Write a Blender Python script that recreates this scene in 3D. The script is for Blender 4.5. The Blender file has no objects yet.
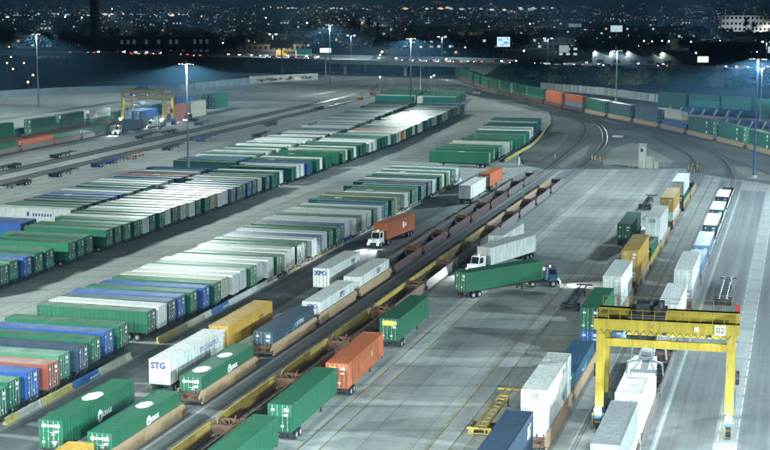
import bpy, math, random
from mathutils import Vector, Matrix
R = math.radians
C = bpy.context.scene.collection
scene = bpy.context.scene
random.seed(7)

# ---------------------------------------------------------------- camera
F_PX, W_PX, CX, CY, HOR = 1475.0, 770.0, 385.0, 225.0, -4.0
CAM_H = 45.0
PITCH = math.atan((CY - HOR) / F_PX)
AZ = R(15.7508)                      # the tracks run along +Y; the lens looks 15.75 deg left of them
cam_d = bpy.data.cameras.new('camera')
cam = bpy.data.objects.new('camera', cam_d)
C.objects.link(cam)
cam.location = (0, 0, CAM_H)
cam.rotation_euler = (math.pi / 2 - PITCH, 0, AZ)
cam_d.sensor_width = 36.0
cam_d.lens = 36.0 * F_PX / W_PX
cam_d.clip_start = 1.0
cam_d.clip_end = 60000.0
scene.camera = cam

# ---------------------------------------------------------------- world, moon, exposure
world = bpy.data.worlds.new('World')
scene.world = world
world.use_nodes = True
nt = world.node_tree
bg = nt.nodes['Background']
sky = nt.nodes.new('ShaderNodeTexSky')
sky.sky_type = 'NISHITA'
sky.sun_disc = False
sky.sun_elevation = R(20)
sky.sun_rotation = R(-60)
nt.links.new(sky.outputs[0], bg.inputs[0])   # night glow of the city, blue like the air
bg.inputs[1].default_value = 0.0068
sun_d = bpy.data.lights.new('moon', 'SUN')
sun_d.energy = 0.02
sun_d.angle = R(0.5)
sun_d.color = (0.75, 0.87, 1.0)
sun = bpy.data.objects.new('moon', sun_d)
C.objects.link(sun)
sun.rotation_euler = (R(78), 0, R(-60 + 180))
scene.view_settings.view_transform = 'Standard'
scene.view_settings.look = 'None'
scene.view_settings.exposure = 0.22
scene.view_settings.gamma = 1.0
scene.view_settings.use_curve_mapping = False
scene.cycles.use_denoising = True
scene.cycles.max_bounces = 5
scene.cycles.diffuse_bounces = 2
scene.cycles.glossy_bounces = 2
scene.cycles.volume_bounces = 0
scene.cycles.sample_clamp_indirect = 3.0
scene.cycles.sample_clamp_direct = 0.0
LAMP_COL = (0.85, 1.0, 0.96)
COOL = (0.73, 0.94, 1.0)

# ---------------------------------------------------------------- helpers
def at(px, py, z=0.0):
    """ground (or height z) point that the photograph shows at pixel px, py: used as a surveyor's sight"""
    x = (px - CX) / F_PX; y = -(py - CY) / F_PX
    f = math.cos(PITCH) + y * math.sin(PITCH); u = -math.sin(PITCH) + y * math.cos(PITCH)
    t = (z - CAM_H) / u
    r, fw = x * t, f * t
    return (r * math.cos(AZ) - fw * math.sin(AZ), r * math.sin(AZ) + fw * math.cos(AZ))

def tag(o, label=None, cat=None, group=None, kind=None):
    if label:
        if len(label.split()) > 16: print('LONG LABEL', len(label.split()), label)
        o['label'] = label
    if cat: o['category'] = cat
    if group: o['group'] = group
    if kind: o['kind'] = kind
    return o

def empty(name, loc=(0, 0, 0), rz=0.0, label=None, cat=None, group=None):
    o = bpy.data.objects.new(name, None)
    C.objects.link(o)
    o.location = loc; o.rotation_euler = (0, 0, rz)
    o.empty_display_size = 0.5
    return tag(o, label, cat, group)

KIDS = {}
PRIST = {}      # the bare parts of a prototype, before marks of its own are added
def link(name, me, parent=None, loc=(0, 0, 0), rz=0.0, mat=None, mats=None):
    o = bpy.data.objects.new(name, me)
    C.objects.link(o)
    if parent is not None:
        o.parent = parent
        KIDS.setdefault(parent, []).append(o)
    o.location = loc; o.rotation_euler = (0, 0, rz)
    if mat is not None: setmat(o, 0, mat)
    return o

def setmat(o, i, m):
    o.material_slots[i].link = 'OBJECT'
    o.material_slots[i].material = m

def dup(o, loc=None, rz=None, parent=None, only=None):
    """copy a thing with copies of its parts and sub-parts"""
    c = o.copy()
    C.objects.link(c)
    if parent is not None:
        c.parent = parent
        KIDS.setdefault(parent, []).append(c)
    for k in ('label', 'category', 'group'):
        if parent is None and k in c: del c[k]
    if loc is not None: c.location = loc
    if rz is not None: c.rotation_euler = (0, 0, rz)
    for ch in list(PRIST.get(o, KIDS.get(o, []))):
        if only is None or ch.name.split('.')[0] in only:
            dup(ch, parent=c)
    return c

class MB:
    def __init__(s): s.v = []; s.f = []; s.m = []
    def quad(s, a, b, c, d, m=0):
        n = len(s.v); s.v += [a, b, c, d]; s.f.append((n, n + 1, n + 2, n + 3)); s.m.append(m)
    def tri(s, a, b, c, m=0):
        n = len(s.v); s.v += [a, b, c]; s.f.append((n, n + 1, n + 2)); s.m.append(m)
    def box(s, x0, x1, y0, y1, z0, z1, m=0):
        if x0 > x1: x0, x1 = x1, x0
        if y0 > y1: y0, y1 = y1, y0
        n = len(s.v)
        s.v += [(x0, y0, z0), (x1, y0, z0), (x1, y1, z0), (x0, y1, z0), (x0, y0, z1), (x1, y0, z1), (x1, y1, z1), (x0, y1, z1)]
        for q in ((0, 3, 2, 1), (4, 5, 6, 7), (0, 1, 5, 4), (1, 2, 6, 5), (2, 3, 7, 6), (3, 0, 4, 7)):
            s.f.append(tuple(n + i for i in q)); s.m.append(m)
        return s
    def bar(s, p, q, w, h=None, m=0):
        """rectangular bar from p to q"""
        h = h or w
        p = Vector(p); q = Vector(q); d = (q - p).normalized()
        up = Vector((0, 0, 1)) if abs(d.z) < 0.95 else Vector((0, 1, 0))
        sx = d.cross(up).normalized() * w / 2; sy = sx.cross(d).normalized() * h / 2
        n = len(s.v)
        for c in (p, q):
            for a, b in ((-1, -1), (1, -1), (1, 1), (-1, 1)):
                s.v.append(tuple(c + sx * a + sy * b))
        for t in ((0, 1, 2, 3), (7, 6, 5, 4), (0, 4, 5, 1), (1, 5, 6, 2), (2, 6, 7, 3), (3, 7, 4, 0)):
            s.f.append(tuple(n + i for i in t)); s.m.append(m)
        return s
    def tube(s, p, q, r0, r1=None, n=8, m=0):
        r1 = r0 if r1 is None else r1
        p = Vector(p); q = Vector(q); d = (q - p).normalized()
        up = Vector((0, 0, 1)) if abs(d.z) < 0.95 else Vector((0, 1, 0))
        sx = d.cross(up).normalized(); sy = sx.cross(d).normalized()
        b = len(s.v)
        for c, r in ((p, r0), (q, r1)):
            for i in range(n):
                a = 2 * math.pi * i / n
                s.v.append(tuple(c + sx * math.cos(a) * r + sy * math.sin(a) * r))
        for i in range(n):
            j = (i + 1) % n
            s.f.append((b + i, b + j, b + n + j, b + n + i)); s.m.append(m)
        s.f.append(tuple(b + i for i in range(n))[::-1]); s.m.append(m)
        s.f.append(tuple(b + n + i for i in range(n))); s.m.append(m)
        return s
    def prism(s, poly, x0, x1, m=0):
        """polygon in the y,z plane pulled along x"""
        n = len(s.v); k = len(poly)
        for x in (x0, x1):
            for (y, z) in poly: s.v.append((x, y, z))
        s.f.append(tuple(range(n, n + k))); s.m.append(m)
        s.f.append(tuple(range(n + k, n + 2 * k))[::-1]); s.m.append(m)
        for i in range(k):
            j = (i + 1) % k
            s.f.append((n + i, n + k + i, n + k + j, n + j)); s.m.append(m)
        return s
    def slab(s, poly, z0, z1, m=0):
        """polygon in the x,y plane pulled up"""
        n = len(s.v); k = len(poly)
        for z in (z0, z1):
            for (x, y) in poly: s.v.append((x, y, z))
        s.f.append(tuple(range(n, n + k))[::-1]); s.m.append(m)
        s.f.append(tuple(range(n + k, n + 2 * k))); s.m.append(m)
        for i in range(k):
            j = (i + 1) % k
            s.f.append((n + i, n + j, n + k + j, n + k + i)); s.m.append(m)
        return s
    def strip(s, pts, w, z, h=0.0, off=0.0, m=0):
        """ribbon of width w along a polyline, shifted sideways by off; h > 0 gives it sides"""
        L = []; Rr = []
        for i, p in enumerate(pts):
            a = Vector(pts[max(i - 1, 0)][:2]); b = Vector(pts[min(i + 1, len(pts) - 1)][:2])
            d = (b - a).normalized(); nrm = Vector((d.y, -d.x))
            c = Vector(p[:2]) + nrm * off
            L.append(c - nrm * w / 2); Rr.append(c + nrm * w / 2)
        for i in range(len(pts) - 1):
            s.quad((*L[i], z + h), (*Rr[i], z + h), (*Rr[i + 1], z + h), (*L[i + 1], z + h), m)
            if h > 0:
                s.quad((*L[i], z), (*L[i], z + h), (*L[i + 1], z + h), (*L[i + 1], z), m)
                s.quad((*Rr[i], z + h), (*Rr[i], z), (*Rr[i + 1], z), (*Rr[i + 1], z + h), m)
        return s
    def mesh(s, name, mats):
        me = bpy.data.meshes.new(name)
        me.from_pydata(s.v, [], s.f)
        for m in mats: me.materials.append(m)
        me.polygons.foreach_set('material_index', s.m)
        me.update()
        return me
    def build(s, name, mats, parent=None, loc=(0, 0, 0), rz=0.0):
        if not isinstance(mats, (list, tuple)): mats = [mats]
        return link(name, s.mesh(name, mats), parent, loc, rz)

def smooth_path(pts, step=6.0):
    """Catmull-Rom through pts"""
    out = []
    P = [pts[0]] + list(pts) + [pts[-1]]
    for i in range(1, len(P) - 2):
        p0, p1, p2, p3 = (Vector(p[:2]) for p in P[i - 1:i + 3])
        n = max(1, int((p2 - p1).length / step))
        for k in range(n):
            t = k / n
            q = 0.5 * ((2 * p1) + (-p0 + p2) * t + (2 * p0 - 5 * p1 + 4 * p2 - p3) * t * t + (-p0 + 3 * p1 - 3 * p2 + p3) * t ** 3)
            out.append((q.x, q.y))
    out.append(tuple(pts[-1][:2]))
    return out

def path_at(pts, s):
    """point and heading at arc length s along pts"""
    for i in range(len(pts) - 1):
        a = Vector(pts[i]); b = Vector(pts[i + 1]); l = (b - a).length
        if s <= l or i == len(pts) - 2:
            d = (b - a).normalized()
            p = a + d * s
            return p.x, p.y, math.atan2(-d.x, d.y)
        s -= l

# ---------------------------------------------------------------- materials
def principled(name, col, rough=0.6, metal=0.0, spec=0.5):
    m = bpy.data.materials.new(name); m.use_nodes = True
    b = m.node_tree.nodes['Principled BSDF']
    b.inputs['Base Color'].default_value = (*col, 1)
    b.inputs['Roughness'].default_value = rough
    b.inputs['Metallic'].default_value = metal
    b.inputs['Specular IOR Level'].default_value = spec
    return m

def nodes(m): return m.node_tree.nodes, m.node_tree.links, m.node_tree.nodes['Principled BSDF']

def paint(name, col, rough=0.38, grime=0.35, rust=0.10, scale=1.0, spec=0.28, roof_glare=0.0):
    """weathered paint: a slow tone drift, vertical dirt streaks, rust specks; differs from object to object"""
    m = principled(name, col, rough, spec=spec)
    N, L, B = nodes(m)
    tc = N.new('ShaderNodeTexCoord'); oi = N.new('ShaderNodeObjectInfo')
    add = N.new('ShaderNodeVectorMath'); add.operation = 'ADD'
    mul = N.new('ShaderNodeVectorMath'); mul.operation = 'SCALE'; mul.inputs[3].default_value = 57.0
    cmb = N.new('ShaderNodeCombineXYZ')
    for i in range(3): L.new(oi.outputs['Random'], cmb.inputs[i])
    L.new(cmb.outputs[0], mul.inputs[0]); L.new(tc.outputs['Object'], add.inputs[0]); L.new(mul.outputs[0], add.inputs[1])
    n1 = N.new('ShaderNodeTexNoise'); n1.inputs['Scale'].default_value = 0.5 * scale; n1.inputs['Detail'].default_value = 5
    L.new(add.outputs[0], n1.inputs['Vector'])
    mp = N.new('ShaderNodeMapping'); mp.inputs['Scale'].default_value = (2.2, 2.2, 0.25)
    L.new(add.outputs[0], mp.inputs['Vector'])
    n2 = N.new('ShaderNodeTexNoise'); n2.inputs['Scale'].default_value = 1.6 * scale; n2.inputs['Detail'].default_value = 6
    L.new(mp.outputs[0], n2.inputs['Vector'])
    r1 = N.new('ShaderNodeMapRange'); r1.inputs[1].default_value = 0.40; r1.inputs[2].default_value = 0.68
    r1.inputs[3].default_value = 0.0; r1.inputs[4].default_value = grime
    L.new(n2.outputs[0], r1.inputs[0])
    mx = N.new('ShaderNodeMix'); mx.data_type = 'RGBA'
    dirt = tuple(c * 0.45 + d * 0.25 for c, d in zip(col, (0.16, 0.15, 0.13)))
    mx.inputs[6].default_value = (*col, 1); mx.inputs[7].default_value = (*dirt, 1)
    L.new(r1.outputs[0], mx.inputs[0])
    # value drift per object and along the surface
    hv = N.new('ShaderNodeHueSaturation')
    r2 = N.new('ShaderNodeMapRange'); r2.inputs[3].default_value = 0.72; r2.inputs[4].default_value = 1.25
    ad = N.new('ShaderNodeMath'); ad.operation = 'MULTIPLY_ADD'; ad.inputs[1].default_value = 0.5; ad.inputs[2].default_value = 0.25
    L.new(oi.outputs['Random'], ad.inputs[0])
    av = N.new('ShaderNodeMath'); av.operation = 'ADD'
    hf = N.new('ShaderNodeMath'); hf.operation = 'MULTIPLY'; hf.inputs[1].default_value = 0.6
    L.new(n1.outputs[0], hf.inputs[0]); L.new(hf.outputs[0], av.inputs[0])
    hg = N.new('ShaderNodeMath'); hg.operation = 'MULTIPLY'; hg.inputs[1].default_value = 0.45
    L.new(ad.outputs[0], hg.inputs[0]); L.new(hg.outputs[0], av.inputs[1])
    L.new(av.outputs[0], r2.inputs[0]); L.new(r2.outputs[0], hv.inputs['Value'])
    L.new(mx.outputs[2], hv.inputs['Color'])
    # rust
    n3 = N.new('ShaderNodeTexNoise'); n3.inputs['Scale'].default_value = 3.2 * scale; n3.inputs['Detail'].default_value = 8
    L.new(add.outputs[0], n3.inputs['Vector'])
    r3 = N.new('ShaderNodeMapRange'); r3.inputs[1].default_value = 0.66; r3.inputs[2].default_value = 0.74
    r3.inputs[4].default_value = min(1.0, rust * 6)
    L.new(n3.outputs[0], r3.inputs[0])
    mr = N.new('ShaderNodeMix'); mr.data_type = 'RGBA'; mr.inputs[7].default_value = (0.13, 0.06, 0.03, 1)
    L.new(r3.outputs[0], mr.inputs[0]); L.new(hv.outputs[0], mr.inputs[6])
    outc = mr.outputs[2]
    if roof_glare > 0:      # lamp glare painted into the colour: upward faces mixed towards pale grey
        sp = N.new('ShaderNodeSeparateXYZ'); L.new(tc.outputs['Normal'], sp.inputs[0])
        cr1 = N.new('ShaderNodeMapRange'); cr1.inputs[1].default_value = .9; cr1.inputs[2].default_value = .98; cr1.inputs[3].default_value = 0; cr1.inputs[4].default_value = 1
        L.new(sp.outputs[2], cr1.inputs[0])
        cr2 = N.new('ShaderNodeMapRange'); cr2.inputs[1].default_value = .3; cr2.inputs[2].default_value = .7; cr2.inputs[3].default_value = roof_glare * .55; cr2.inputs[4].default_value = roof_glare * 1.45
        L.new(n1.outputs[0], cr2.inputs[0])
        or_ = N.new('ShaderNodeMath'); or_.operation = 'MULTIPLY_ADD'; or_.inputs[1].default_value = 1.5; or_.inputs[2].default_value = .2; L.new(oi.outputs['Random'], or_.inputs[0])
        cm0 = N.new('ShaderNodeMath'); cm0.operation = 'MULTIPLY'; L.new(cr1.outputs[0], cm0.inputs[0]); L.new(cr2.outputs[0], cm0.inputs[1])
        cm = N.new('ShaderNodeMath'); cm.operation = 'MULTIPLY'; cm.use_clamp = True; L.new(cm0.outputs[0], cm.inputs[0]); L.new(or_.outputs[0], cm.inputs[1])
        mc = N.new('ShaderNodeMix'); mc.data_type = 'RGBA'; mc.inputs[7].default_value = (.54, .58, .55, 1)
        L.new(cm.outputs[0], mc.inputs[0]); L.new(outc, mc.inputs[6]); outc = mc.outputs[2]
    L.new(outc, B.inputs['Base Color'])
    rr = N.new('ShaderNodeMapRange'); rr.inputs[3].default_value = rough - 0.08; rr.inputs[4].default_value = rough + 0.18
    L.new(n2.outputs[0], rr.inputs[0]); L.new(rr.outputs[0], B.inputs['Roughness'])
    return m

def emit(name, col, strength, light=False):
    m = bpy.data.materials.new(name); m.use_nodes = True
    N = m.node_tree.nodes; N.clear()
    e = N.new('ShaderNodeEmission'); o = N.new('ShaderNodeOutputMaterial')
    e.inputs[0].default_value = (*col, 1); e.inputs[1].default_value = strength * 1.6
    m.node_tree.links.new(e.outputs[0], o.inputs[0])
    m.cycles.emission_sampling = 'AUTO' if light else 'NONE'
    return m

def pavement(name, col, var=0.25, joint=0.0, jx=5.0, jy=6.0, streak=0.25, rough=0.75):
    """slab surface: stains, long wheel streaks along the lanes, slab joints"""
    rough = max(rough, .92)
    m = principled(name, col, rough, spec=0.12)
    N, L, B = nodes(m)
    g = N.new('ShaderNodeNewGeometry')
    n1 = N.new('ShaderNodeTexNoise'); n1.inputs['Scale'].default_value = 0.035; n1.inputs['Detail'].default_value = 8
    n1.inputs['Roughness'].default_value = 0.65
    L.new(g.outputs['Position'], n1.inputs['Vector'])
    mp = N.new('ShaderNodeMapping'); mp.inputs['Scale'].default_value = (0.9, 0.018, 1)
    L.new(g.outputs['Position'], mp.inputs['Vector'])
    n2 = N.new('ShaderNodeTexNoise'); n2.inputs['Scale'].default_value = 1.0; n2.inputs['Detail'].default_value = 5
    L.new(mp.outputs[0], n2.inputs['Vector'])
    n3 = N.new('ShaderNodeTexNoise'); n3.inputs['Scale'].default_value = 0.9; n3.inputs['Detail'].default_value = 9
    n3.inputs['Roughness'].default_value = 0.7
    L.new(g.outputs['Position'], n3.inputs['Vector'])
    def rng(src, lo, hi, a=0.3, b=0.7):
        r = N.new('ShaderNodeMapRange'); r.inputs[1].default_value = a; r.inputs[2].default_value = b
        r.inputs[3].default_value = lo; r.inputs[4].default_value = hi
        L.new(src, r.inputs[0]); return r.outputs[0]
    def mulv(a, b):
        k = N.new('ShaderNodeMath'); k.operation = 'MULTIPLY'; L.new(a, k.inputs[0]); L.new(b, k.inputs[1]); return k.outputs[0]
    v = mulv(rng(n1.outputs[0], 1 - var, 1 + var), rng(n2.outputs[0], 1 - streak, 1 + streak * 0.6))
    v = mulv(v, rng(n3.outputs[0], 0.90, 1.08))
    # oil spots
    vo = N.new('ShaderNodeTexNoise'); vo.inputs['Scale'].default_value = 0.28; vo.inputs['Detail'].default_value = 3
    L.new(g.outputs['Position'], vo.inputs['Vector'])
    v = mulv(v, rng(vo.outputs[0], 1.0, 0.72, 0.66, 0.78))
    if joint > 0:
        vr = N.new('ShaderNodeTexVoronoi'); vr.feature = 'DISTANCE_TO_EDGE'; vr.inputs['Scale'].default_value = 0.085
        wv = N.new('ShaderNodeVectorMath'); wv.operation = 'MULTIPLY_ADD'; wv.inputs[1].default_value = (5, 5, 5)
        nn = N.new('ShaderNodeTexNoise'); nn.inputs['Scale'].default_value = .25; nn.inputs['Detail'].default_value = 5
        L.new(g.outputs['Position'], nn.inputs['Vector']); L.new(nn.outputs['Color'], wv.inputs[0]); L.new(g.outputs['Position'], wv.inputs[2])
        L.new(wv.outputs[0], vr.inputs['Vector'])
        cg = mulv(rng(vr.outputs[0], 0.86, 1.0, 0.0, 0.008), rng(vo.outputs[0], 1, 1, 0, 1))
        v = mulv(v, cg)
        # patches of newer and older slab
        bk = N.new('ShaderNodeTexWhiteNoise'); bk.noise_dimensions = '2D'
        sn = N.new('ShaderNodeVectorMath'); sn.operation = 'SNAP'; sn.inputs[1].default_value = (jx, jy * 2, 1); L.new(g.outputs['Position'], sn.inputs[0]); L.new(sn.outputs[0], bk.inputs['Vector'])
        v = mulv(v, rng(bk.outputs[0], 0.93, 1.07, 0, 1))
        # turning tyre marks
        wt = N.new('ShaderNodeTexWave'); wt.wave_type = 'RINGS'; wt.rings_direction = 'Z'; wt.inputs['Scale'].default_value = .035; wt.inputs['Distortion'].default_value = 6; wt.inputs['Detail'].default_value = 1; wt.inputs['Detail Scale'].default_value = .03
        L.new(g.outputs['Position'], wt.inputs['Vector'])
        v = mulv(v, rng(wt.outputs['Fac'], 1.0, 0.80, 0.94, 1.0))
        sx = N.new('ShaderNodeSeparateXYZ'); L.new(g.outputs['Position'], sx.inputs[0])
        for ax, per in ((0, jx), (1, jy)):
            a = N.new('ShaderNodeMath'); a.operation = 'DIVIDE'; a.inputs[1].default_value = per
            L.new(sx.outputs[ax], a.inputs[0])
            f = N.new('ShaderNodeMath'); f.operation = 'FRACT'; L.new(a.outputs[0], f.inputs[0])
            c = N.new('ShaderNodeMath'); c.operation = 'LESS_THAN'; c.inputs[1].default_value = 0.09 / per
            L.new(f.outputs[0], c.inputs[0])
            v = mulv(v, rng(c.outputs[0], 1.0, 1 - joint, 0, 1))
    sc = N.new('ShaderNodeVectorMath'); sc.operation = 'SCALE'; sc.inputs[0].default_value = col
    L.new(v, sc.inputs[3]); L.new(sc.outputs[0], B.inputs['Base Color'])
    rr = rng(n1.outputs[0], rough - 0.1, rough + 0.08)
    L.new(rr, B.inputs['Roughness'])
    bp = N.new('ShaderNodeBump'); bp.inputs['Strength'].default_value = 0.25; bp.inputs['Distance'].default_value = 0.03
    L.new(n3.outputs[0], bp.inputs['Height']); L.new(bp.outputs[0], B.inputs['Normal'])
    return m

M = dict(
    concrete=pavement('concrete', (0.36, 0.378, 0.358), 0.07, 0.40, 5.2, 6.1, 0.15),
    runway=pavement('runway_concrete', (0.43, 0.45, 0.435), 0.12, 0.30, 50, 4.6, 0.12),
    asphalt=pavement('asphalt', (0.18, 0.19, 0.188), 0.22, 0, streak=0.30),
    asphalt2=pavement('worn_asphalt', (0.22, 0.235, 0.235), 0.18, 0, streak=0.28),
    trackbed=pavement('trackbed', (0.085, 0.074, 0.062), 0.4, 0, streak=0.3, rough=0.9),
    ballast=pavement('ballast', (0.14, 0.147, 0.14), 0.40, 0, streak=0.05, rough=0.9),
    gravel=pavement('pale_gravel', (0.24, 0.24, 0.215), 0.45, 0, streak=0.05, rough=0.9),
    earth=pavement('earth', (0.030, 0.034, 0.030), 0.5, 0, streak=0.0, rough=0.95),
    road=pavement('road_deck', (0.30, 0.31, 0.31), 0.12, 0, streak=0.1),
    white_line=pavement('white_line_paint', (0.62, 0.64, 0.62), 0.2, 0, streak=0.25),
    yellow_line=pavement('yellow_line_paint', (0.42, 0.34, 0.07), 0.3, 0, streak=0.25),
    red_line=pavement('red_line_paint', (0.26, 0.16, 0.15), 0.3, 0, streak=0.25),
    rail=principled('rail_steel', (0.48, 0.47, 0.45), 0.35, 0.35),
    tie=principled('tie_wood', (0.06, 0.055, 0.05), 0.9),
    steel=paint('galvanised', (0.42, 0.44, 0.44), 0.45, 0.3, 0.03),
    dark=paint('dark_steel', (0.030, 0.032, 0.034), 0.5, 0.3, 0.2),
    rust=paint('rusty_steel', (0.16, 0.085, 0.055), 0.7, 0.5, 0.3),
    spreader=paint('spreader_grey', (0.13, 0.15, 0.17), 0.5, 0.4, 0.1),
    tyre=principled('tyre_rubber', (0.018, 0.018, 0.018), 0.85),
    hub=principled('wheel_hub', (0.45, 0.46, 0.46), 0.4, 0.3),
    glass=principled('dark_glass', (0.015, 0.02, 0.025), 0.08),
    rod=principled('lock_rod', (0.40, 0.42, 0.40), 0.4, 0.2),
    placard=principled('placard_white', (0.72, 0.74, 0.72), 0.5),
    logo_blue=principled('lettering_blue', (0.02, 0.04, 0.22), 0.5),
    logo_lightblue=principled('lettering_light_blue', (0.15, 0.45, 0.62), 0.5),
    logo_white=principled('lettering_white', (0.75, 0.78, 0.76), 0.5),
    logo_dark=principled('lettering_dark', (0.04, 0.05, 0.05), 0.5),
    logo_yellow=principled('panel_yellow', (0.55, 0.45, 0.08), 0.5),
    crane=paint('crane_yellow', (0.38, 0.27, 0.018), 0.5, 0.7, 0.14),
    crane_dark=paint('crane_dark_blue', (0.05, 0.12, 0.22), 0.5, 0.3, 0.05),
    wellyellow=paint('well_yellow', (0.42, 0.30, 0.06), 0.6, 0.7, 0.30),
    welltan=paint('well_tan', (0.38, 0.26, 0.15), 0.6, 0.5, 0.2),
    wellgrey=paint('well_grey', (0.17, 0.155, 0.14), 0.6, 0.6, 0.35),
    wellmaroon=paint('well_maroon', (0.105, 0.058, 0.050), 0.7, 0.6, 0.3),
    lampface=emit('lamp_face', (0.85, 0.97, 1.0), 60),
    head=emit('headlight', (0.9, 0.97, 1.0), 70),
    tail=emit('taillight', (1.0, 0.05, 0.03), 8),
    amber=emit('amber_beacon', (1.0, 0.35, 0.05), 14),
    red=principled('red_fitting', (0.4, 0.02, 0.02), 0.4),
    whitep=paint('white_cab', (0.70, 0.72, 0.71), 0.35, 0.25, 0.02),
)
COL = dict(
    green=(0.009, 0.118, 0.056), palegreen=(0.055, 0.19, 0.105), darkgreen=(0.012, 0.095, 0.050), teal=(0.018, 0.18, 0.15),
    blue=(0.020, 0.085, 0.30), lightblue=(0.12, 0.26, 0.40), navy=(0.028, 0.055, 0.095), white=(0.66, 0.69, 0.665),
    cream=(0.50, 0.49, 0.40), red=(0.26, 0.065, 0.040), orange=(0.50, 0.13, 0.045), yellow=(0.55, 0.33, 0.05),
    tan=(0.40, 0.28, 0.12), grey=(0.28, 0.30, 0.31), purple=(0.12, 0.12, 0.22), bluedull=(0.022, 0.085, 0.16), steelblue=(0.036, 0.075, 0.110),
)
WORD = dict(green='green', palegreen='pale green', darkgreen='dark green', teal='teal', blue='blue', lightblue='light blue',
            navy='navy', white='white', cream='cream', red='brick red', orange='orange', yellow='yellow', tan='tan',
            grey='grey', bluedull='blue', purple='violet grey', steelblue='blue grey')
PAINT = {k: paint('paint_' + k, c, 0.44, 0.8, 0.14) for k, c in COL.items()}
PAINT_ROW = {k: paint('parked_' + k, c, 0.50, 0.5, 0.10, roof_glare=.19, spec=.18) for k, c in COL.items()}

# ---------------------------------------------------------------- lettering
def lettering(text, size, mat, parent, loc, rot, name='lettering', bold=0.0):
    cu = bpy.data.curves.new('text', 'FONT')
    cu.body = text; cu.size = size; cu.align_x = 'CENTER'; cu.align_y = 'CENTER'
    cu.extrude = 0.004; cu.offset = bold
    cu.resolution_u = 2
    t = bpy.data.objects.new('text', cu)
    me = bpy.data.meshes.new_from_object(t)
    me.name = name
    bpy.data.objects.remove(t)
    me.materials.clear(); me.materials.append(mat)
    o = link(name, me, parent, loc)
    o.rotation_euler = rot
    return o
ROT_RIGHT = (R(90), 0, R(90))     # reads on a face looking to +X
ROT_END = (R(90), 0, 0)           # reads on a face looking to -Y
ROT_TOP = (0, 0, 0)

# ---------------------------------------------------------------- containers
# local frame: the doors look to -Y at y = 0, the box runs to y = L, z = 0 is its underside
CW, CH = 2.59, 2.89
_cache = {}
def cached(key, fn):
    if key not in _cache: _cache[key] = fn()
    return _cache[key]

def container_mesh(L, smooth=False, H=CH):
    def make():
        b = MB(); hw = CW / 2
        pitch = 0.61 if smooth else 0.30
        dep = 0.018 if smooth else 0.040
        n = int((L - 0.4) / pitch); p = (L - 0.4) / n
        prof = []
        for i in range(n):
            y = 0.2 + i * p
            prof += [(y, 0), (y + p * 0.34, 0), (y + p * 0.5, dep), (y + p * 0.84, dep)]
        prof.append((L - 0.2, 0))
        for s in (-1, 1):
            for (ya, da), (yb, db) in zip(prof, prof[1:]):
                xa = s * (hw - 0.012 - da); xb = s * (hw - 0.012 - db)
                q = [(xa, ya, 0.16), (xb, yb, 0.16), (xb, yb, H - 0.10), (xa, ya, H - 0.10)]
                b.quad(*(q if s > 0 else q[::-1]))
            b.box(s * (hw - 0.10), s * hw, 0.10, L - 0.1, 0.0, 0.17)
            b.box(s * (hw - 0.09), s * hw, 0.10, L - 0.1, H - 0.11, H)
            for y0 in (0.0, L - 0.22):
                b.box(s * (hw - 0.20), s * (hw + 0.004), y0, y0 + 0.22, -0.002, H + 0.004)
            if smooth:     # lifting posts of a long container stand 12 m apart
                for y0 in (L / 2 - 6.1, L / 2 + 5.95):
                    b.box(s * (hw - 0.14), s * (hw + 0.006), y0, y0 + 0.18, -0.003, H + 0.006)
        # roof with shallow bows
        m_ = int(L / 1.05); q_ = (L - 0.3) / m_
        for i in range(m_):
            y = 0.15 + i * q_
            b.quad((-hw + .09, y, H - .035), (hw - .09, y, H - .035), (hw - .09, y + q_ * .8, H - .020), (-hw + .09, y + q_ * .8, H - .020))
            b.quad((-hw + .09, y + q_ * .8, H - .020), (hw - .09, y + q_ * .8, H - .020), (hw - .09, y + q_, H - .035), (-hw + .09, y + q_, H - .035))
        b.box(-hw + .2, hw - .2, 0.0, 0.14, H - 0.13, H - 0.002); b.box(-hw + .2, hw - .2, 0.0, 0.14, 0.0, 0.13)
        b.box(-hw + .2, hw - .2, L - .14, L - .002, H - 0.13, H - 0.002); b.box(-hw + .2, hw - .2, L - .14, L - .002, 0.0, 0.16)
        # front bulkhead
        nf = 8; w = (CW - 0.4) / nf
        for i in range(nf):
            x = -hw + .2 + i * w
            b.quad((x + w * .5, L - .03, .16), (x, L - .03, .16), (x, L - .03, H - .13), (x + w * .5, L - .03, H - .13))
            b.quad((x + w, L - .07, .16), (x + w * .5, L - .03, .16), (x + w * .5, L - .03, H - .13), (x + w, L - .07, H - .13))
        b.quad((-hw + .1, 0.12, .05), (hw - .1, 0.12, .05), (hw - .1, 0.12, H - .05), (-hw + .1, 0.12, H - .05))
        b.box(-hw + .11, hw - .11, 0.16, L - 0.16, 0.03, 0.10)
        return b.mesh('container', [PAINT['green']])
    return cached(('cont', L, smooth, H), make)

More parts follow.
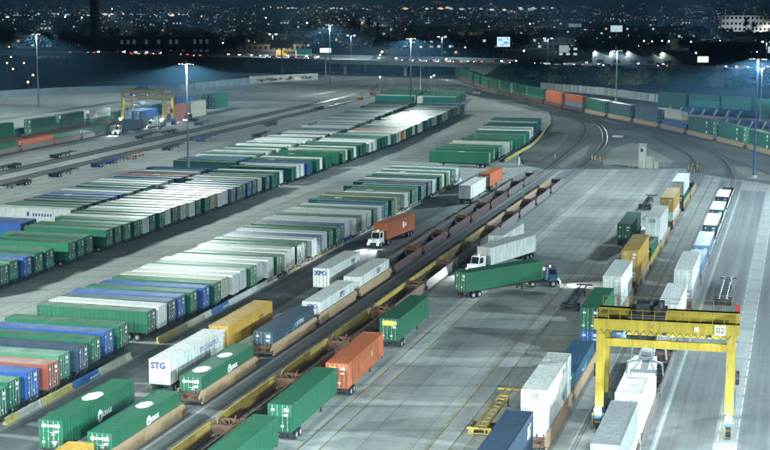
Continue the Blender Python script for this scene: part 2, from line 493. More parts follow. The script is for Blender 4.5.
def door_mesh(side, H=CH, rods=True):
    def make():
        b = MB(); hw = CW / 2 - 0.21
        x0, x1 = (-hw, -0.008) if side < 0 else (0.008, hw)
        b.box(x0, x1, 0.045, 0.095, 0.135, H - 0.135)
        for k in range(4):
            z = 0.32 + k * (H - 0.6) / 4
            b.box(x0 + 0.06, x1 - 0.06, 0.028, 0.044, z, z + (H - 0.6) / 4 * 0.72)
        for fx in (0.27, 0.76):
            x = x0 + (x1 - x0) * fx
            b.tube((x, -0.012, 0.08), (x, -0.012, H - 0.08), 0.024, n=6, m=1)
            b.box(x - .07, x + .07, -0.02, 0.0, 1.02, 1.10, 1)
            for z in (0.22, 0.9, 1.7, H - 0.3): b.box(x - .05, x + .05, -0.035, 0.027, z, z + .07, 1)
        if side > 0:
            b.box(x0 + .42, x1 - .12, 0.018, 0.027, H - .78, H - .42, 2)
            b.box(x0 + .42, x1 - .2, 0.018, 0.027, H - 1.25, H - 1.02, 2)
        else:
            b.box(x0 + .15, x0 + .52, 0.018, 0.027, H - .72, H - .5, 2)
        b.box(x0 + .1, x0 + .4, 0.018, 0.027, 0.5, 0.72, 2)
        return b.mesh('rear_door', [PAINT['green'], M['rod'], M['placard']])
    return cached(('door', side, H), make)

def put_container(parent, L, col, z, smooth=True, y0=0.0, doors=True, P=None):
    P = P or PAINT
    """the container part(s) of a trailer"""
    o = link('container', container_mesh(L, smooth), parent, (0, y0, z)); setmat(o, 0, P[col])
    if doors:
        for s in (-1, 1):
            d = link('rear_door', door_mesh(s), parent, (0, y0, z)); setmat(d, 0, PAINT[col])
    return o

def wheel_mesh(r=0.5, w=0.56):
    def make():
        b = MB()
        b.tube((-w / 2, 0, 0), (-0.04, 0, 0), r, n=14); b.tube((0.04, 0, 0), (w / 2, 0, 0), r, n=14)
        b.tube((-w / 2 - .012, 0, 0), (w / 2 + .012, 0, 0), r * 0.52, n=10, m=1)
        b.tube((-w / 2 - .06, 0, 0), (w / 2 + .06, 0, 0), r * 0.2, n=6, m=1)
        return b.mesh('wheel', [M['tyre'], M['hub']])
    return cached(('wheel', r, w), make)

def chassis_mesh(L):
    def make():
        b = MB()
        for s in (-1, 1):
            b.box(s * 0.42, s * 0.56, 0.25, L - 2.6, 0.86, 1.14)
            b.box(s * 0.36, s * 0.50, L - 2.62, L - .1, 0.98, 1.141)
            b.box(s * 0.56, s * 0.62, 0.3, L - 2.7, 0.84, 0.87); b.box(s * 0.56, s * 0.62, 0.3, L - 2.7, 1.13, 1.155)
        for y in (0.1, L - 0.35): b.box(-1.28, 1.28, y, y + 0.24, 0.98, 1.17)
        n = int(L / 1.5)
        for k in range(1, n): b.box(-0.415, 0.415, k * 1.5 - .06, k * 1.5 + .06, 0.93, 1.08)
        b.box(-1.1, 1.1, 0.06, 0.16, 0.48, 0.60); b.bar((-.6, .11, .98), (-.6, .11, .55), .1); b.bar((.6, .11, .98), (.6, .11, .55), .1)
        for y in (1.6, 2.85):
            b.tube((-1.0, y, 0.5), (1.0, y, 0.5), 0.07, n=6)
            for s in (-1, 1): b.box(s * .45, s * .55, y - .3, y + .3, .5, .86)
        for s in (-1, 1): b.box(s * .72, s * 1.26, .62, .66, .25, .9)
        return b.mesh('chassis', [M['dark']])
    return cached(('chassis', L), make)

def gear_mesh():
    def make():
        b = MB()
        for s in (-1, 1):
            b.box(s * .50, s * .64, -.07, .07, 0.10, 0.85); b.box(s * .45, s * .70, -.14, .14, 0.0, .10)
        b.bar((-.5, 0, .6), (.5, 0, .6), .06); b.bar((-.5, 0, .2), (.5, 0, .75), .05)
        b.bar((.57, 0, .3), (.5, -1.0, .9), .05); b.bar((-.57, 0, .3), (-.5, -1.0, .9), .05)
        return b.mesh('landing_gear', [M['dark']])
    return cached('gear', make)

def make_trailer(L, col, smooth=True, detail=2, chassis_col='dark', glare_roof=False):
    t = empty('container_trailer')
    put_container(t, L, col, 1.18, smooth, doors=detail > 0, P=PAINT_ROW if glare_roof else PAINT)
    c = link('chassis', chassis_mesh(L), t); setmat(c, 0, M[chassis_col])
    if detail > 0:
        link('landing_gear', gear_mesh(), t, (0, L - 3.6, 0))
    for y in (1.6, 2.85):
        for s in (-1, 1): link('wheel', wheel_mesh(), t, (s * 0.97, y, 0.5))
    return t

PROTO = {}
def trailer(x, y, rz, L, col, label, group=None, smooth=True, detail=2, chassis_col='dark', z=0.0, glare_roof=False):
    key = (L, col, smooth, detail, chassis_col, glare_roof)
    if key not in PROTO:
        PROTO[key] = make_trailer(*key); t = PROTO[key]; PRIST[t] = list(KIDS[t])
    else:
        t = dup(PROTO[key])
    t.location = (x, y, z); t.rotation_euler = (0, 0, rz)
    tag(t, label, 'trailer', group)
    return t

def lone_container(x, y, z, rz, L, col, label, group=None, smooth=True, doors=True, cat='container'):
    key = ('lone', L, col, smooth, doors)
    if key not in PROTO:
        o = link('shipping_container', container_mesh(L, smooth)); setmat(o, 0, PAINT[col])
        if doors:
            for s in (-1, 1):
                d = link('rear_door', door_mesh(s), o); setmat(d, 0, PAINT[col])
        PROTO[key] = o; PRIST[o] = list(KIDS.get(o, []))
    else:
        o = dup(PROTO[key])
    o.location = (x, y, z); o.rotation_euler = (0, 0, rz)
    tag(o, label, cat, group)
    return o

def emblem(parent, x, y, z, s=1.0, col='logo_white'):
    """round badge with a small block of marks beside it, on a face looking to +X"""
    b = MB()
    n = 16
    pts = [(y + math.cos(2 * math.pi * i / n) * .62 * s, z + math.sin(2 * math.pi * i / n) * .70 * s) for i in range(n)]
    b.prism(pts, x, x + 0.006)
    b.build('emblem', M[col], parent)
    b = MB()
    n = 10
    pts = [(y + math.cos(2 * math.pi * i / n) * .20 * s, z - .05 + math.sin(2 * math.pi * i / n) * .26 * s) for i in range(n)]
    b.prism(pts, x + 0.0065, x + 0.010)
    b.build('emblem', PAINT['green'], parent)
    lettering('UMAX', .78 * s, M[col], parent, (x + .002, y + 1.75 * s, z), ROT_RIGHT, bold=.03)

def hexpatch(parent, y, z, wx=0.85, ly=1.7, col='logo_white'):
    b = MB()
    b.slab([(-wx, y - ly * .5), (-wx * .3, y - ly), (wx * .3, y - ly), (wx, y - ly * .5), (wx, y + ly * .5), (wx * .3, y + ly), (-wx * .3, y + ly), (-wx, y + ly * .5)], z, z + .006)
    b.build('roof_marking', M[col], parent)

# ---------------------------------------------------------------- ground and pavements
def struct(name, b, m):
    o = b.build(name, m); o['kind'] = 'structure'; return o
def rect(b, x0, x1, y0, y1, z): b.quad((x0, y0, z), (x1, y0, z), (x1, y1, z), (x0, y1, z))

b = MB(); rect(b, -30000, 30000, -3000, 40000, -0.06); struct('ground', b, M['earth'])
TR = {}
TR['a'] = smooth_path([(-64.05, 20), (-64.05, 200), (-64.05, 372), (-64.6, 405), (-65.4, 433), (-66.9, 465), (-70.6, 502), (-78.5, 541), (-93, 586), (-112, 628), (-140, 685), (-168, 745), (-205, 830)])
TR['b'] = smooth_path([(-55.7, 20), (-55.7, 200), (-55.7, 372), (-56.1, 410), (-57.4, 444), (-60.6, 477), (-68, 519), (-81.5, 563), (-104, 612), (-131, 668), (-160, 727), (-200, 812)])
TR['c'] = smooth_path([(-24.5, 20), (-24.5, 200), (-24.5, 355), (-25.4, 390), (-29.6, 423), (-38, 457), (-51.6, 498), (-71.5, 547), (-99, 603), (-126, 658), (-156, 718), (-196, 800)])
TR['d'] = smooth_path([(-15.3, 20), (-15.3, 200), (-15.3, 350), (-16.3, 382), (-20.2, 416), (-27.2, 449), (-38, 483), (-52.5, 520), (-76, 575), (-103, 632), (-132, 690), (-190, 800)])
TR['o'] = smooth_path([(45, 270), (20, 330), (3, 366), (-7, 388), (-16, 413), (-28.7, 449), (-43.5, 485), (-61.8, 527), (-90, 585), (-118, 641), (-150, 705), (-186, 790)])
TR['e'] = smooth_path([(60, 290), (30, 345), (8, 392), (-5.4, 429), (-18, 458), (-32.5, 487), (-49.5, 520), (-70, 555.5), (-91, 593), (-109, 626), (-129, 665), (-149, 711), (-170, 765), (-195, 830)])
TR['l1'] = smooth_path([(-197.5, 180), (-197.5, 450), (-197.5, 600), (-203, 680), (-225, 790)])
TR['l2'] = smooth_path([(-186.8, 180), (-186.8, 450), (-187.5, 560), (-190, 650), (-205, 740), (-225, 800)])
TR['l3'] = smooth_path([(-220.4, 230), (-220.4, 450), (-220.4, 560), (-216, 640), (-214, 740)])
TR['l4'] = smooth_path([(-236.5, 230), (-236.5, 450), (-236.5, 560), (-236, 640), (-226, 740)])
TR['l5'] = smooth_path([(-285, 400), (-283, 520), (-280, 592), (-262, 670), (-243, 740), (-232, 800)])
TR['l6'] = smooth_path([(-262, 400), (-256, 520), (-249, 590), (-240, 680), (-222, 745), (-216, 800)])

# yard concrete: everything inside the yard up to where the ladder tracks begin
b = MB()
edge = [(-360, 120), (40, 120), (40, 330), (-6.5, 366), (-27.5, 386), (-28.5, 394), (-46, 388), (-63.8, 381), (-72, 392), (-80.5, 430), (-82, 484), (-88, 537),
        (-95, 575), (-112, 612), (-150, 668), (-200, 720), (-255, 790), (-300, 700), (-345, 600)]
b.slab(edge, -0.05, 0.0)
struct('concrete_yard', b, M['concrete'])
b = MB()
b.slab([(41, 120), (300, 120), (300, 200), (60, 450), (0, 560), (-60, 596), (-108, 690), (-210, 850), (-300, 850), (-256, 791), (-201, 721), (-151, 669), (-112, 613), (-94.5, 575), (-87.5, 537),
        (-81.5, 484), (-80, 430), (-71.6, 392.3), (-63.8, 381.4), (-46, 388.4), (-28.2, 394.4), (-27.2, 386.2), (-6.5, 366.4), (40.5, 330.2)], -0.05, -0.012)
struct('ballast_ground', b, M['ballast'])

def strip_rect(name, x0, x1, y0, y1, m, z=0.004):
    b = MB(); rect(b, x0, x1, y0, y1, z); struct(name, b, M[m])
strip_rect('parking_lane', -79.2, -72.3, 120, 372, 'asphalt')
strip_rect('asphalt_lane', -66.4, -57.3, 120, 381, 'asphalt2')
strip_rect('concrete_strip', -62.35, -61.95, 120, 381, 'runway', 0.008)
strip_rect('concrete_strip', -60.0, -58.9, 120, 381, 'runway', 0.008)
strip_rect('asphalt_lane', -57.1, -53.9, 120, 385, 'asphalt2')
strip_rect('crane_runway', -47.15, -45.25, 120, 387, 'runway')
strip_rect('crane_runway', -34.6, -32.7, 120, 391, 'runway')
strip_rect('crane_runway', -20.4, -18.4, 120, 374, 'runway')
strip_rect('crane_runway', -6.7, -5.1, 120, 364, 'runway')
strip_rect('asphalt_lane', -12.6, -7.2, 120, 352, 'asphalt2')
strip_rect('asphalt_lane', -26.3, -22.6, 120, 385, 'asphalt2')
strip_rect('asphalt_lane', -18.0, -13.2, 120, 370, 'asphalt2')
strip_rect('asphalt_lane', -4.8, 8.0, 120, 345, 'asphalt2')
strip_rect('trackbed_strip', -200.4, -194.8, 180, 600, 'trackbed')
strip_rect('trackbed_strip', -189.4, -184.4, 180, 600, 'trackbed')
for xs in (-220.4, -236.5): strip_rect('trackbed_strip', xs - 2.4, xs + 2.4, 230, 560, 'trackbed')
b = MB()
b.slab([(-235, 600), (-185, 601), (-186, 640), (-170, 680), (-205, 735), (-262, 792), (-268, 730), (-290, 660), (-284, 600), (-262, 590)], 0.001, 0.008)
struct('ballast_bed', b, M['ballast'])
for pts, w in ((TR['l5'], 5.0), (TR['l6'], 5.0)):
    b = MB(); b.strip(pts, w, 0.012); struct('ballast_bed', b, M['ballast'])
# pale gravel islands between the curved tracks
for poly in ([(-50, 393), (-33, 398), (-33.5, 412), (-42, 440), (-50, 462), (-53.5, 440), (-52.5, 410)],
             [(-60, 386), (-59, 420), (-62, 455), (-62.5, 430), (-62.2, 392)],
             [(-76, 405), (-69, 400), (-69.5, 440), (-72, 470), (-76, 500), (-78, 460)],
             [(-12, 376), (-3, 372), (-12, 402), (-17, 402)],
             [(5, 405), (40, 345), (90, 330), (60, 445), (0, 556), (-58, 590), (-88, 640), (-92, 600), (-66, 560), (-43, 523), (-24, 488), (-8, 455)]):
    b = MB(); b.slab(poly, -0.012, -0.004); struct('gravel_island', b, M['gravel'])

def line(name, pts, w, m, z=0.013, dash=None):
    b = MB()
    if dash:
        (x0, y0), (x1, y1) = pts; L = math.hypot(x1 - x0, y1 - y0); n = int(L / dash[1]); dx, dy = (x1 - x0) / L, (y1 - y0) / L
        for i in range(n):
            s = i * dash[1]; b.strip([(x0 + dx * s, y0 + dy * s), (x0 + dx * (s + dash[0]), y0 + dy * (s + dash[0]))], w, z)
    else: b.strip(pts, w, z)
    struct(name, b, M[m])
line('white_line', [(-12.85, 120), (-12.85, 350)], 0.16, 'white_line')
line('white_line', [(-6.85, 120), (-6.85, 345)], 0.16, 'white_line', dash=(3.0, 4.2))
line('white_line', [(-4.95, 120), (-4.95, 350)], 0.16, 'white_line', dash=(3.4, 4.4))
line('white_line', [(-21.0, 120), (-21.0, 372)], 0.12, 'white_line')
line('red_line', [(-11.2, 120), (-11.2, 340)], 0.12, 'red_line')
line('red_line', [(-18.2, 120), (-18.2, 368)], 0.10, 'red_line')
for x in (-47.3, -45.1): line('yellow_line', [(x, 120), (x, 386)], 0.10, 'yellow_line', dash=(5, 7))
line('yellow_line', [(-34.9, 120), (-34.9, 388)], 0.16, 'yellow_line', dash=(6, 7))
line('yellow_line', [(-32.4, 120), (-32.4, 388)], 0.10, 'yellow_line', dash=(2, 6))
b = MB()
for x in (-47.2, -45.18, -34.65, -32.62, -20.45, -18.35): b.strip([(x, 120), (x, 386)], 0.07, 0.010)
struct('slab_joint', b, M['tie'])
line('white_line', [(-171, 180), (-171, 620)], 0.35, 'white_line')
line('white_line', [(-205.5, 250), (-205.5, 600)], 0.2, 'white_line')
line('white_line', [(-192.2, 250), (-192.2, 600)], 0.2, 'white_line', dash=(6, 12))
# crossing marks painted by the yard throat
for cx_, cy_ in ((-47, 330), (-12, 362)):
    b = MB()
    for k in range(6): b.strip([(cx_ + k * .9, cy_), (cx_ + k * .9 + .5, cy_ + 6)], .12, .014)
    struct('red_marking', b, M['red_line'])

def track(key, y_paved):
    """two rails; beyond y_paved the sleepers lie open on the ballast"""
    pts = TR[key]
    b = MB()
    for s in (-0.7525, 0.7525):
        b.strip(pts, 0.15, 0.0, 0.035, s)
        b.strip(pts, 0.10, 0.0, 0.012, s + (0.14 if s < 0 else -0.14), 1)
    struct('railway_track', b, [M['rail'], M['tie']])
    if y_paved is not None:
        b = MB(); s = 0.0; tot = sum(math.dist(a, c) for a, c in zip(pts, pts[1:]))
        while s < tot:
            x, y, a = path_at(pts, s)
            if y_paved < y < 620:
                dx, dy = math.cos(a), math.sin(a); ex, ey = -math.sin(a), math.cos(a)
                P = [(x + dx * u + ex * v, y + dy * u + ey * v, 0.010) for u, v in ((-1.3, -.12), (1.3, -.12), (1.3, .12), (-1.3, .12))]
                b.quad(*P)
            s += 0.62
        if b.f: struct('sleepers', b, M['tie'])
for k, yp in (('a', 382), ('b', 388), ('c', 386), ('d', 372), ('o', 0), ('e', 0), ('l1', None), ('l2', None), ('l3', None), ('l4', None), ('l5', 0), ('l6', 0)):
    track(k, yp)

# ---------------------------------------------------------------- light masts
def spot(parent, loc, power, size=150, blend=0.35, tilt=(0, 0), col=LAMP_COL, rad=0.5, name='floodlight', ies=False):
    d = bpy.data.lights.new(name, 'SPOT'); d.energy = power; d.spot_size = R(size); d.spot_blend = blend
    d.shadow_soft_size = rad; d.color = col
    o = bpy.data.objects.new(name, d); C.objects.link(o); o.location = loc
    o.rotation_euler = (R(tilt[0]), R(tilt[1]), 0)
    if parent: o.parent = parent
    if ies:      # a floodlight cluster aims outwards: more candela towards the sides than straight down
        d.use_nodes = True
        N = d.node_tree.nodes; L = d.node_tree.links; e = N['Emission']
        tc = N.new('ShaderNodeTexCoord'); sp = N.new('ShaderNodeSeparateXYZ'); L.new(tc.outputs['Normal'], sp.inputs[0])
        a0 = N.new('ShaderNodeMath'); a0.operation = 'ABSOLUTE'; L.new(sp.outputs[2], a0.inputs[0])
        m2 = N.new('ShaderNodeMath'); m2.operation = 'POWER'; L.new(a0.outputs[0], m2.inputs[0]); m2.inputs[1].default_value = 3.0
        ad = N.new('ShaderNodeMath'); ad.operation = 'ADD'; ad.inputs[1].default_value = .045; L.new(m2.outputs[0], ad.inputs[0])
        dv = N.new('ShaderNodeMath'); dv.operation = 'DIVIDE'; dv.inputs[0].default_value = 1.0; L.new(ad.outputs[0], dv.inputs[1])
        ab = N.new('ShaderNodeMath'); ab.operation = 'ABSOLUTE'; L.new(sp.outputs[2], ab.inputs[0])
        lo = N.new('ShaderNodeMath'); lo.operation = 'MULTIPLY_ADD'; lo.inputs[1].default_value = -.72; lo.inputs[2].default_value = 1.15; L.new(ab.outputs[0], lo.inputs[0])
        fi = N.new('ShaderNodeMath'); fi.operation = 'MULTIPLY'; L.new(dv.outputs[0], fi.inputs[0]); L.new(lo.outputs[0], fi.inputs[1])
        L.new(fi.outputs[0], e.inputs['Strength'])
    return o

def mast(x, y, h, power, label, tilt=(0, 0), size=172, col=LAMP_COL, base=True, pol='steel'):
    t = empty('light_mast', (x, y, 0), 0, label, 'light mast', 'floodlight masts over the rail yard')
    b = MB()
    for i in range(5):
        z0, z1 = h * i / 5, h * (i + 1) / 5
        b.tube((0, 0, z0), (0, 0, z1), 0.36 - .045 * i, 0.36 - .045 * (i + 1) + .01, 10)
    b.build('pole', M[pol], t)
    b = MB(); b.box(-1.9, 1.9, -0.06, 0.06, h - .15, h); b.box(-.06, .06, -1.2, 1.2, h - .15, h - .002)
    b.tube((0, 0, h - .5), (0, 0, h + .5), .16, n=8); b.tube((0, 0, h + .5), (0, 0, h + 1.6), .03, n=5)
    b.build('crossarm', M[pol], t)
    for (fx, fy) in ((-1.8, 0), (-1.0, 0), (1.0, 0), (1.8, 0), (0, -1.1), (0, 1.1)):
        f = MB(); f.box(-.28, .28, -.22, .22, -.12, .14); f.box(-.05, .05, -.05, .05, .14, .2)
        f.box(-.24, .24, -.18, .18, -.126, -.121, 1)
        f.build('floodlight_head', [M['dark'], M['lampface']], t, (fx, fy, h - .36))
    if base:
        b = MB(); b.tube((0, 0, 0), (0, 0, .7), .75, .7, 12); b.build('footing', M['runway'], t)
    for fx in (-1.4, 1.4): spot(t, (fx, -.5, h - .62), power / 2, size, tilt=tilt, col=col, ies=True, blend=.3, rad=.3)
    return t
K = 1000.0
mast(-145.3, 336, 29, 32 * K, 'tall light mast standing among the parked container trailers of the left block')
mast(-147.5, 560, 29, 22 * K, 'tall light mast at the far end of the parked trailers, before the overpass')
mast(-301, 544, 30, 34 * K, 'tall light mast at the far left edge of the yard', size=162)
mast(-230, 713, 31, 36 * K, 'tall light mast near the graffiti wall, left of the overpass', size=160)
mast(-10.7, 378, 30, 44 * K, 'tall blue grey light mast at the right, beside the curving double stack train', col=COOL, pol='crane_dark')
mast(-77.6, 645, 22, 16 * K, 'slim light mast before the pale wall and the dark trees')
mast(-14.1, 549, 20, 6 * K, 'slim light mast by the green container wall at the right edge')
# unseen masts: some inferred from cast shadows, others added as fill light
mast(-145.3, 138, 29, 56 * K, 'light mast out of view at the near left')
mast(46, 205, 30, 30 * K, 'light mast out of view at the right', col=COOL)
mast(40, 70, 30, 26 * K, 'light mast out of view at the near right', col=COOL)
mast(-2, 38, 30, 68 * K, 'added fill light mast out of view under the viewpoint', col=COOL)
mast(-62, 52, 30, 32 * K, 'light mast out of view below the picture')
mast(-104, 78, 30, 24 * K, 'added fill light mast out of view below the left corner')
mast(74, 30, 30, 44 * K, 'added fill light mast out of view behind the viewpoint', col=COOL)
mast(-20, -30, 30, 20 * K, 'added fill light mast out of view far behind the viewpoint')
mast(-262, 380, 30, 20 * K, 'added fill light mast out of view at the left')
mast(54, 138, 30, 34 * K, 'added fill light mast out of view between the two right ones', col=COOL)
mast(62, 330, 30, 34 * K, 'added fill light mast out of view at the far right', col=COOL)

# ---------------------------------------------------------------- rows of parked container trailers
def ordw(n):
    if 10 <= n % 100 <= 20: return f'{n}th'
    return f'{n}' + {1: 'st', 2: 'nd', 3: 'rd'}.get(n % 10, 'th')
rowrnd = random.Random(31)
def fill(seq, n, pool):
    out = list(seq)
    while len(out) < n: out.append(rowrnd.choice(pool))
    return out[:n]
POOLB = ['white'] * 3 + ['green'] * 5 + ['palegreen'] * 2 + ['darkgreen'] * 2 + ['blue', 'steelblue', 'cream', 'grey', 'teal']
POOLA = ['green'] * 8 + ['palegreen'] * 4 + ['darkgreen'] * 2 + ['white'] * 5 + ['cream'] * 2 + ['blue', 'teal']

def row(name, group, y0, pitch, cols, xend, L=16.15, near=330):
    """trailers side by side, doors to +X; xend(y) is where the doors stand"""
    vis = [(i, c) for i, c in enumerate(cols) if c != '-']
    for k, (i, c) in enumerate(vis):
        y = y0 + pitch * i
        a = WORD[vis[k - 1][1]] if k else None
        z = WORD[vis[k + 1][1]] if k + 1 < len(vis) else None
        if a and z: ctx = f'between {a} and {z} ones' if a != z else f'between two {a} ones'
        elif z: ctx = f'nearest of its row, beside a {z} one'
        else: ctx = f'last of its row, beyond a {a} one'
        lab = f'{WORD[c]} trailer, {ordw(k + 1)} in the {name}, {ctx}' if (a and z) else f'{WORD[c]} trailer in the {name}, {ctx}'
        LL = L if rowrnd.random() < .86 else 13.7
        x = xend(y) + rowrnd.uniform(-.55, .25)
        det = 2 if y < near else 0
        o = trailer(x, y + rowrnd.uniform(-.08, .08), R(90) + R(rowrnd.uniform(-.35, .35)), LL, c, lab, group, rowrnd.random() < .75, det, glare_roof=True)
        o.rotation_euler.x = R(rowrnd.uniform(-.35, .35)); o.rotation_euler.y = R(rowrnd.uniform(-.25, .25))
        if rowrnd.random() < .10 and c not in ('white', 'cream') and y < 420:
            hexpatch(o, LL * rowrnd.uniform(.4, .8), 1.18 + CH + .012, .7, .9)

# front row (nearest block, left of the near train)
fB = ['grey', 'green', 'green', 'blue', 'red', 'palegreen', 'navy', 'green', 'blue', 'green']
row('front row', 'container trailers of the front row', 130.0, 4.05, fB, lambda y: -79.7 - .045 * (y - 130), near=400)
sB = ['darkgreen', 'white', 'steelblue', 'blue', 'green', 'blue', 'green', 'cream', 'white', 'white', 'palegreen', 'white', 'white', 'green', 'white', 'white',
      'green', 'palegreen', 'white', 'blue', 'white', 'green', 'green', 'blue', 'white', 'white', 'green', 'white', 'white', 'palegreen', 'white', 'blue',
      'teal', 'green', 'tan', 'darkgreen', 'white', 'green', 'green', 'palegreen', 'teal', 'steelblue', 'steelblue', 'white', 'green', 'green', 'white', 'palegreen', 'white', 'teal', 'white', 'palegreen']
row('long front row', 'container trailers of the front row', 175.0, 3.38, sB, lambda y: -81.4 + .045 * max(0, min(y, 225) - 175), near=360)
# block behind the wide aisle: two rows nose to nose
def xA(y): return -117.3 - max(0, y - 430) * .055
sA = ['blue', 'blue', 'green', 'palegreen', 'blue', 'green', 'green', '-', 'green', 'green', 'green', '-', 'green', 'green', 'palegreen', 'green', 'white', 'darkgreen', 'green',
      'white', 'green', 'cream', 'white', 'darkgreen', 'darkgreen', 'tan', 'white', 'white', 'purple', 'green', 'green', 'blue', 'green', 'cream', 'darkgreen', 'green', 'green', 'white',
      '-', 'green', 'white', 'white', 'blue', 'green', 'green', 'white', 'green', 'green', '-', 'green', 'palegreen', 'cream', 'green', 'white', 'darkgreen', 'green']
sA = fill(sA, 91, POOLA) + ['orange' if 0 else 'green', 'green', 'palegreen', 'teal', 'cream', 'green', 'blue', 'blue', 'white']
sA[66] = 'white'; sA[67] = 'orange'
row('middle row', 'container trailers of the middle row', 192.0, 3.66, sA, xA, near=320)
sL = ['blue', 'blue', '-', '-', '-', 'white', 'palegreen', 'green', 'navy', 'green', 'blue', 'blue', 'white', 'steelblue', 'teal', 'green', 'white', 'white', 'green', 'blue', 'orange', 'steelblue',
      'white', 'steelblue', 'blue', '-', 'palegreen', 'white', 'palegreen', 'steelblue']
sL = fill(sL, 88, ['white'] * 5 + ['palegreen', 'green', 'grey', 'lightblue', 'palegreen'])
sL[-9:] = ['green', 'green', 'tan', 'teal', 'teal', 'green', 'green', 'teal', 'palegreen']
def xL(y): return -135.6 - max(0, y - 430) * .07
for i in range(len(sL)):
    if abs(238.5 + 3.7 * i - 336) < 2.4 or abs(238.5 + 3.7 * i - 560) < 2.4: sL[i] = '-'
row('rear row', 'container trailers of the rear row', 238.5, 3.7, sL, xL, near=320)
# far right row, bent along its yellow kerb
def xC(y): return -79.0 - (0 if y < 440 else (y - 440) * .10)
sC = ['green', '-', 'darkgreen', 'darkgreen', 'green', 'cream', 'cream', 'green', 'green', 'green', 'darkgreen', 'palegreen', 'green', 'green', 'white', 'grey', 'white', 'green', 'steelblue', 'teal', 'white', 'teal', 'teal', 'teal']
row('far right row', 'container trailers of the far right row', 381.2, 4.9, sC, xC, near=420)
# small far block before the overpass
for r_, (xe, nm) in enumerate(((-136, 'farthest right block'), (-154, 'farthest left block'))):
    row(nm, 'container trailers of the farthest block', 588 + 3 * r_, 3.7, ['teal', 'white', 'green', 'palegreen', 'green', 'teal', 'green', 'darkgreen', 'palegreen', 'green', 'green', 'teal'], lambda y: xe - (y - 590) * .12, near=0)

# the white trailer with lettering at the left edge stands a little apart


wt_ = [o for o in C.objects if o.get('group') == 'container trailers of the rear row' and o['label'].startswith('white trailer') and '3rd in the rear' in o['label']]
for o in wt_:
    b = MB()
    for k_ in range(8): b.box(-CW / 2 - .006, -CW / 2 - .001, 9.0 - k_ * .62 - (.5 if k_ > 0 else 0), 9.0 - k_ * .62 + (.45 if k_ else .6) - .1 - (.5 if k_ > 0 else 0), 1.18 + 1.3, 1.18 + (2.1 if k_ == 0 else 1.85))
    b.build('lettering', M['logo_blue'], o)

# ---------------------------------------------------------------- concrete barriers
def barrier_mesh(L):
    def make():
        m = MB(); m.prism([(-.30, 0), (.30, 0), (.30, .10), (.12, .32), (.09, .82), (-.09, .82), (-.12, .32), (-.30, .10)], 0, L)
        return m.mesh('barrier', [PAINT['white']])
    return cached(('bar', L), make)
BMAT = {k: paint('barrier_' + k, c, 0.6, 0.6, 0.08) for k, c in
        dict(white=(.50, .51, .47), yellow=(.44, .38, .12), blue=(.03, .13, .36), pink=(.40, .27, .28), pale=(.42, .42, .32)).items()}
def barrier(x, y, col, L, rz, label, group):
    o = link('concrete_barrier', barrier_mesh(L), None, (x, y, 0), rz); setmat(o, 0, BMAT[col])
    return tag(o, label, 'barrier', group)
bseq = ['yellow', 'white', 'yellow', 'blue', 'pale', '-', '-', 'yellow', 'pale', 'white', 'blue', 'white', 'white', '-', '-', 'yellow', 'pink', 'yellow', 'pale', 'white', 'blue', 'white', 'white', 'pale', 'white', '-', '-', '-', 'yellow', 'white']
bw = {'yellow': 'yellow', 'white': 'white', 'blue': 'blue', 'pale': 'pale yellow', 'pink': 'pink'}
ys = [136.0, 141.5, 147.5, 153.8, 158.5, 0, 0, 176.5, 183, 189, 194.5, 200, 206, 0, 0, 221, 227, 233, 239, 246, 253, 259, 266, 273, 281, 0, 0, 0, 322, 332]
ys = [at(5, 425)[1], at(12, 418)[1], at(35, 405)[1], at(65, 388)[1], at(88, 374)[1], 0, 0, at(152, 343)[1], at(165, 333)[1], at(190, 318)[1], at(206, 314)[1], at(222, 305)[1], at(245, 292)[1], 0, 0,
      at(281, 274)[1], at(295, 267)[1], at(309, 260)[1], at(320, 253)[1], at(330, 247)[1], at(341, 243)[1], at(352, 236)[1], at(370, 226)[1], at(388, 218)[1], at(404, 208)[1], 0, 0, 0, at(431, 194)[1], at(443, 186)[1]]
k = 0
for i, c in enumerate(bseq):
    if c == '-': continue
    k += 1
    nxt = ys[i + 1] if i + 1 < len(ys) and ys[i + 1] else ys[i] + (9 if c != 'white' else 11)
    L = max(2.5, min(14, nxt - ys[i] - .25))
    o = barrier(-79.95 + (.6 if 30 > ys[i] else 0), ys[i], c, L, R(90), f'{bw[c]} concrete barrier, {ordw(k)} along the front row of trailers from the near end', 'concrete barriers along the front row')
    if c == 'blue':
        m = MB()
        for q in range(5): m.box(L * .62 + q * .45, L * .62 + q * .45 + .25, -.31, -.305, .12 + .05 * (q % 2), .42)
        m.build('lettering', M['logo_white'], o)
cpath = smooth_path([(-77.6, 396), (-78.0, 415), (-78.3, 440), (-80.6, 470), (-84.0, 500), (-87, 530)], 3)
s = 0; k = 0
while s < 128:
    x, y, a = path_at(cpath, s); k += 1
    barrier(x, y, 'yellow' if k % 7 else 'pale', 6.2, a + R(90), f'yellow concrete barrier, {ordw(k)} along the bent far right row from the near end', 'yellow barriers along the far right row')
    s += 6.5

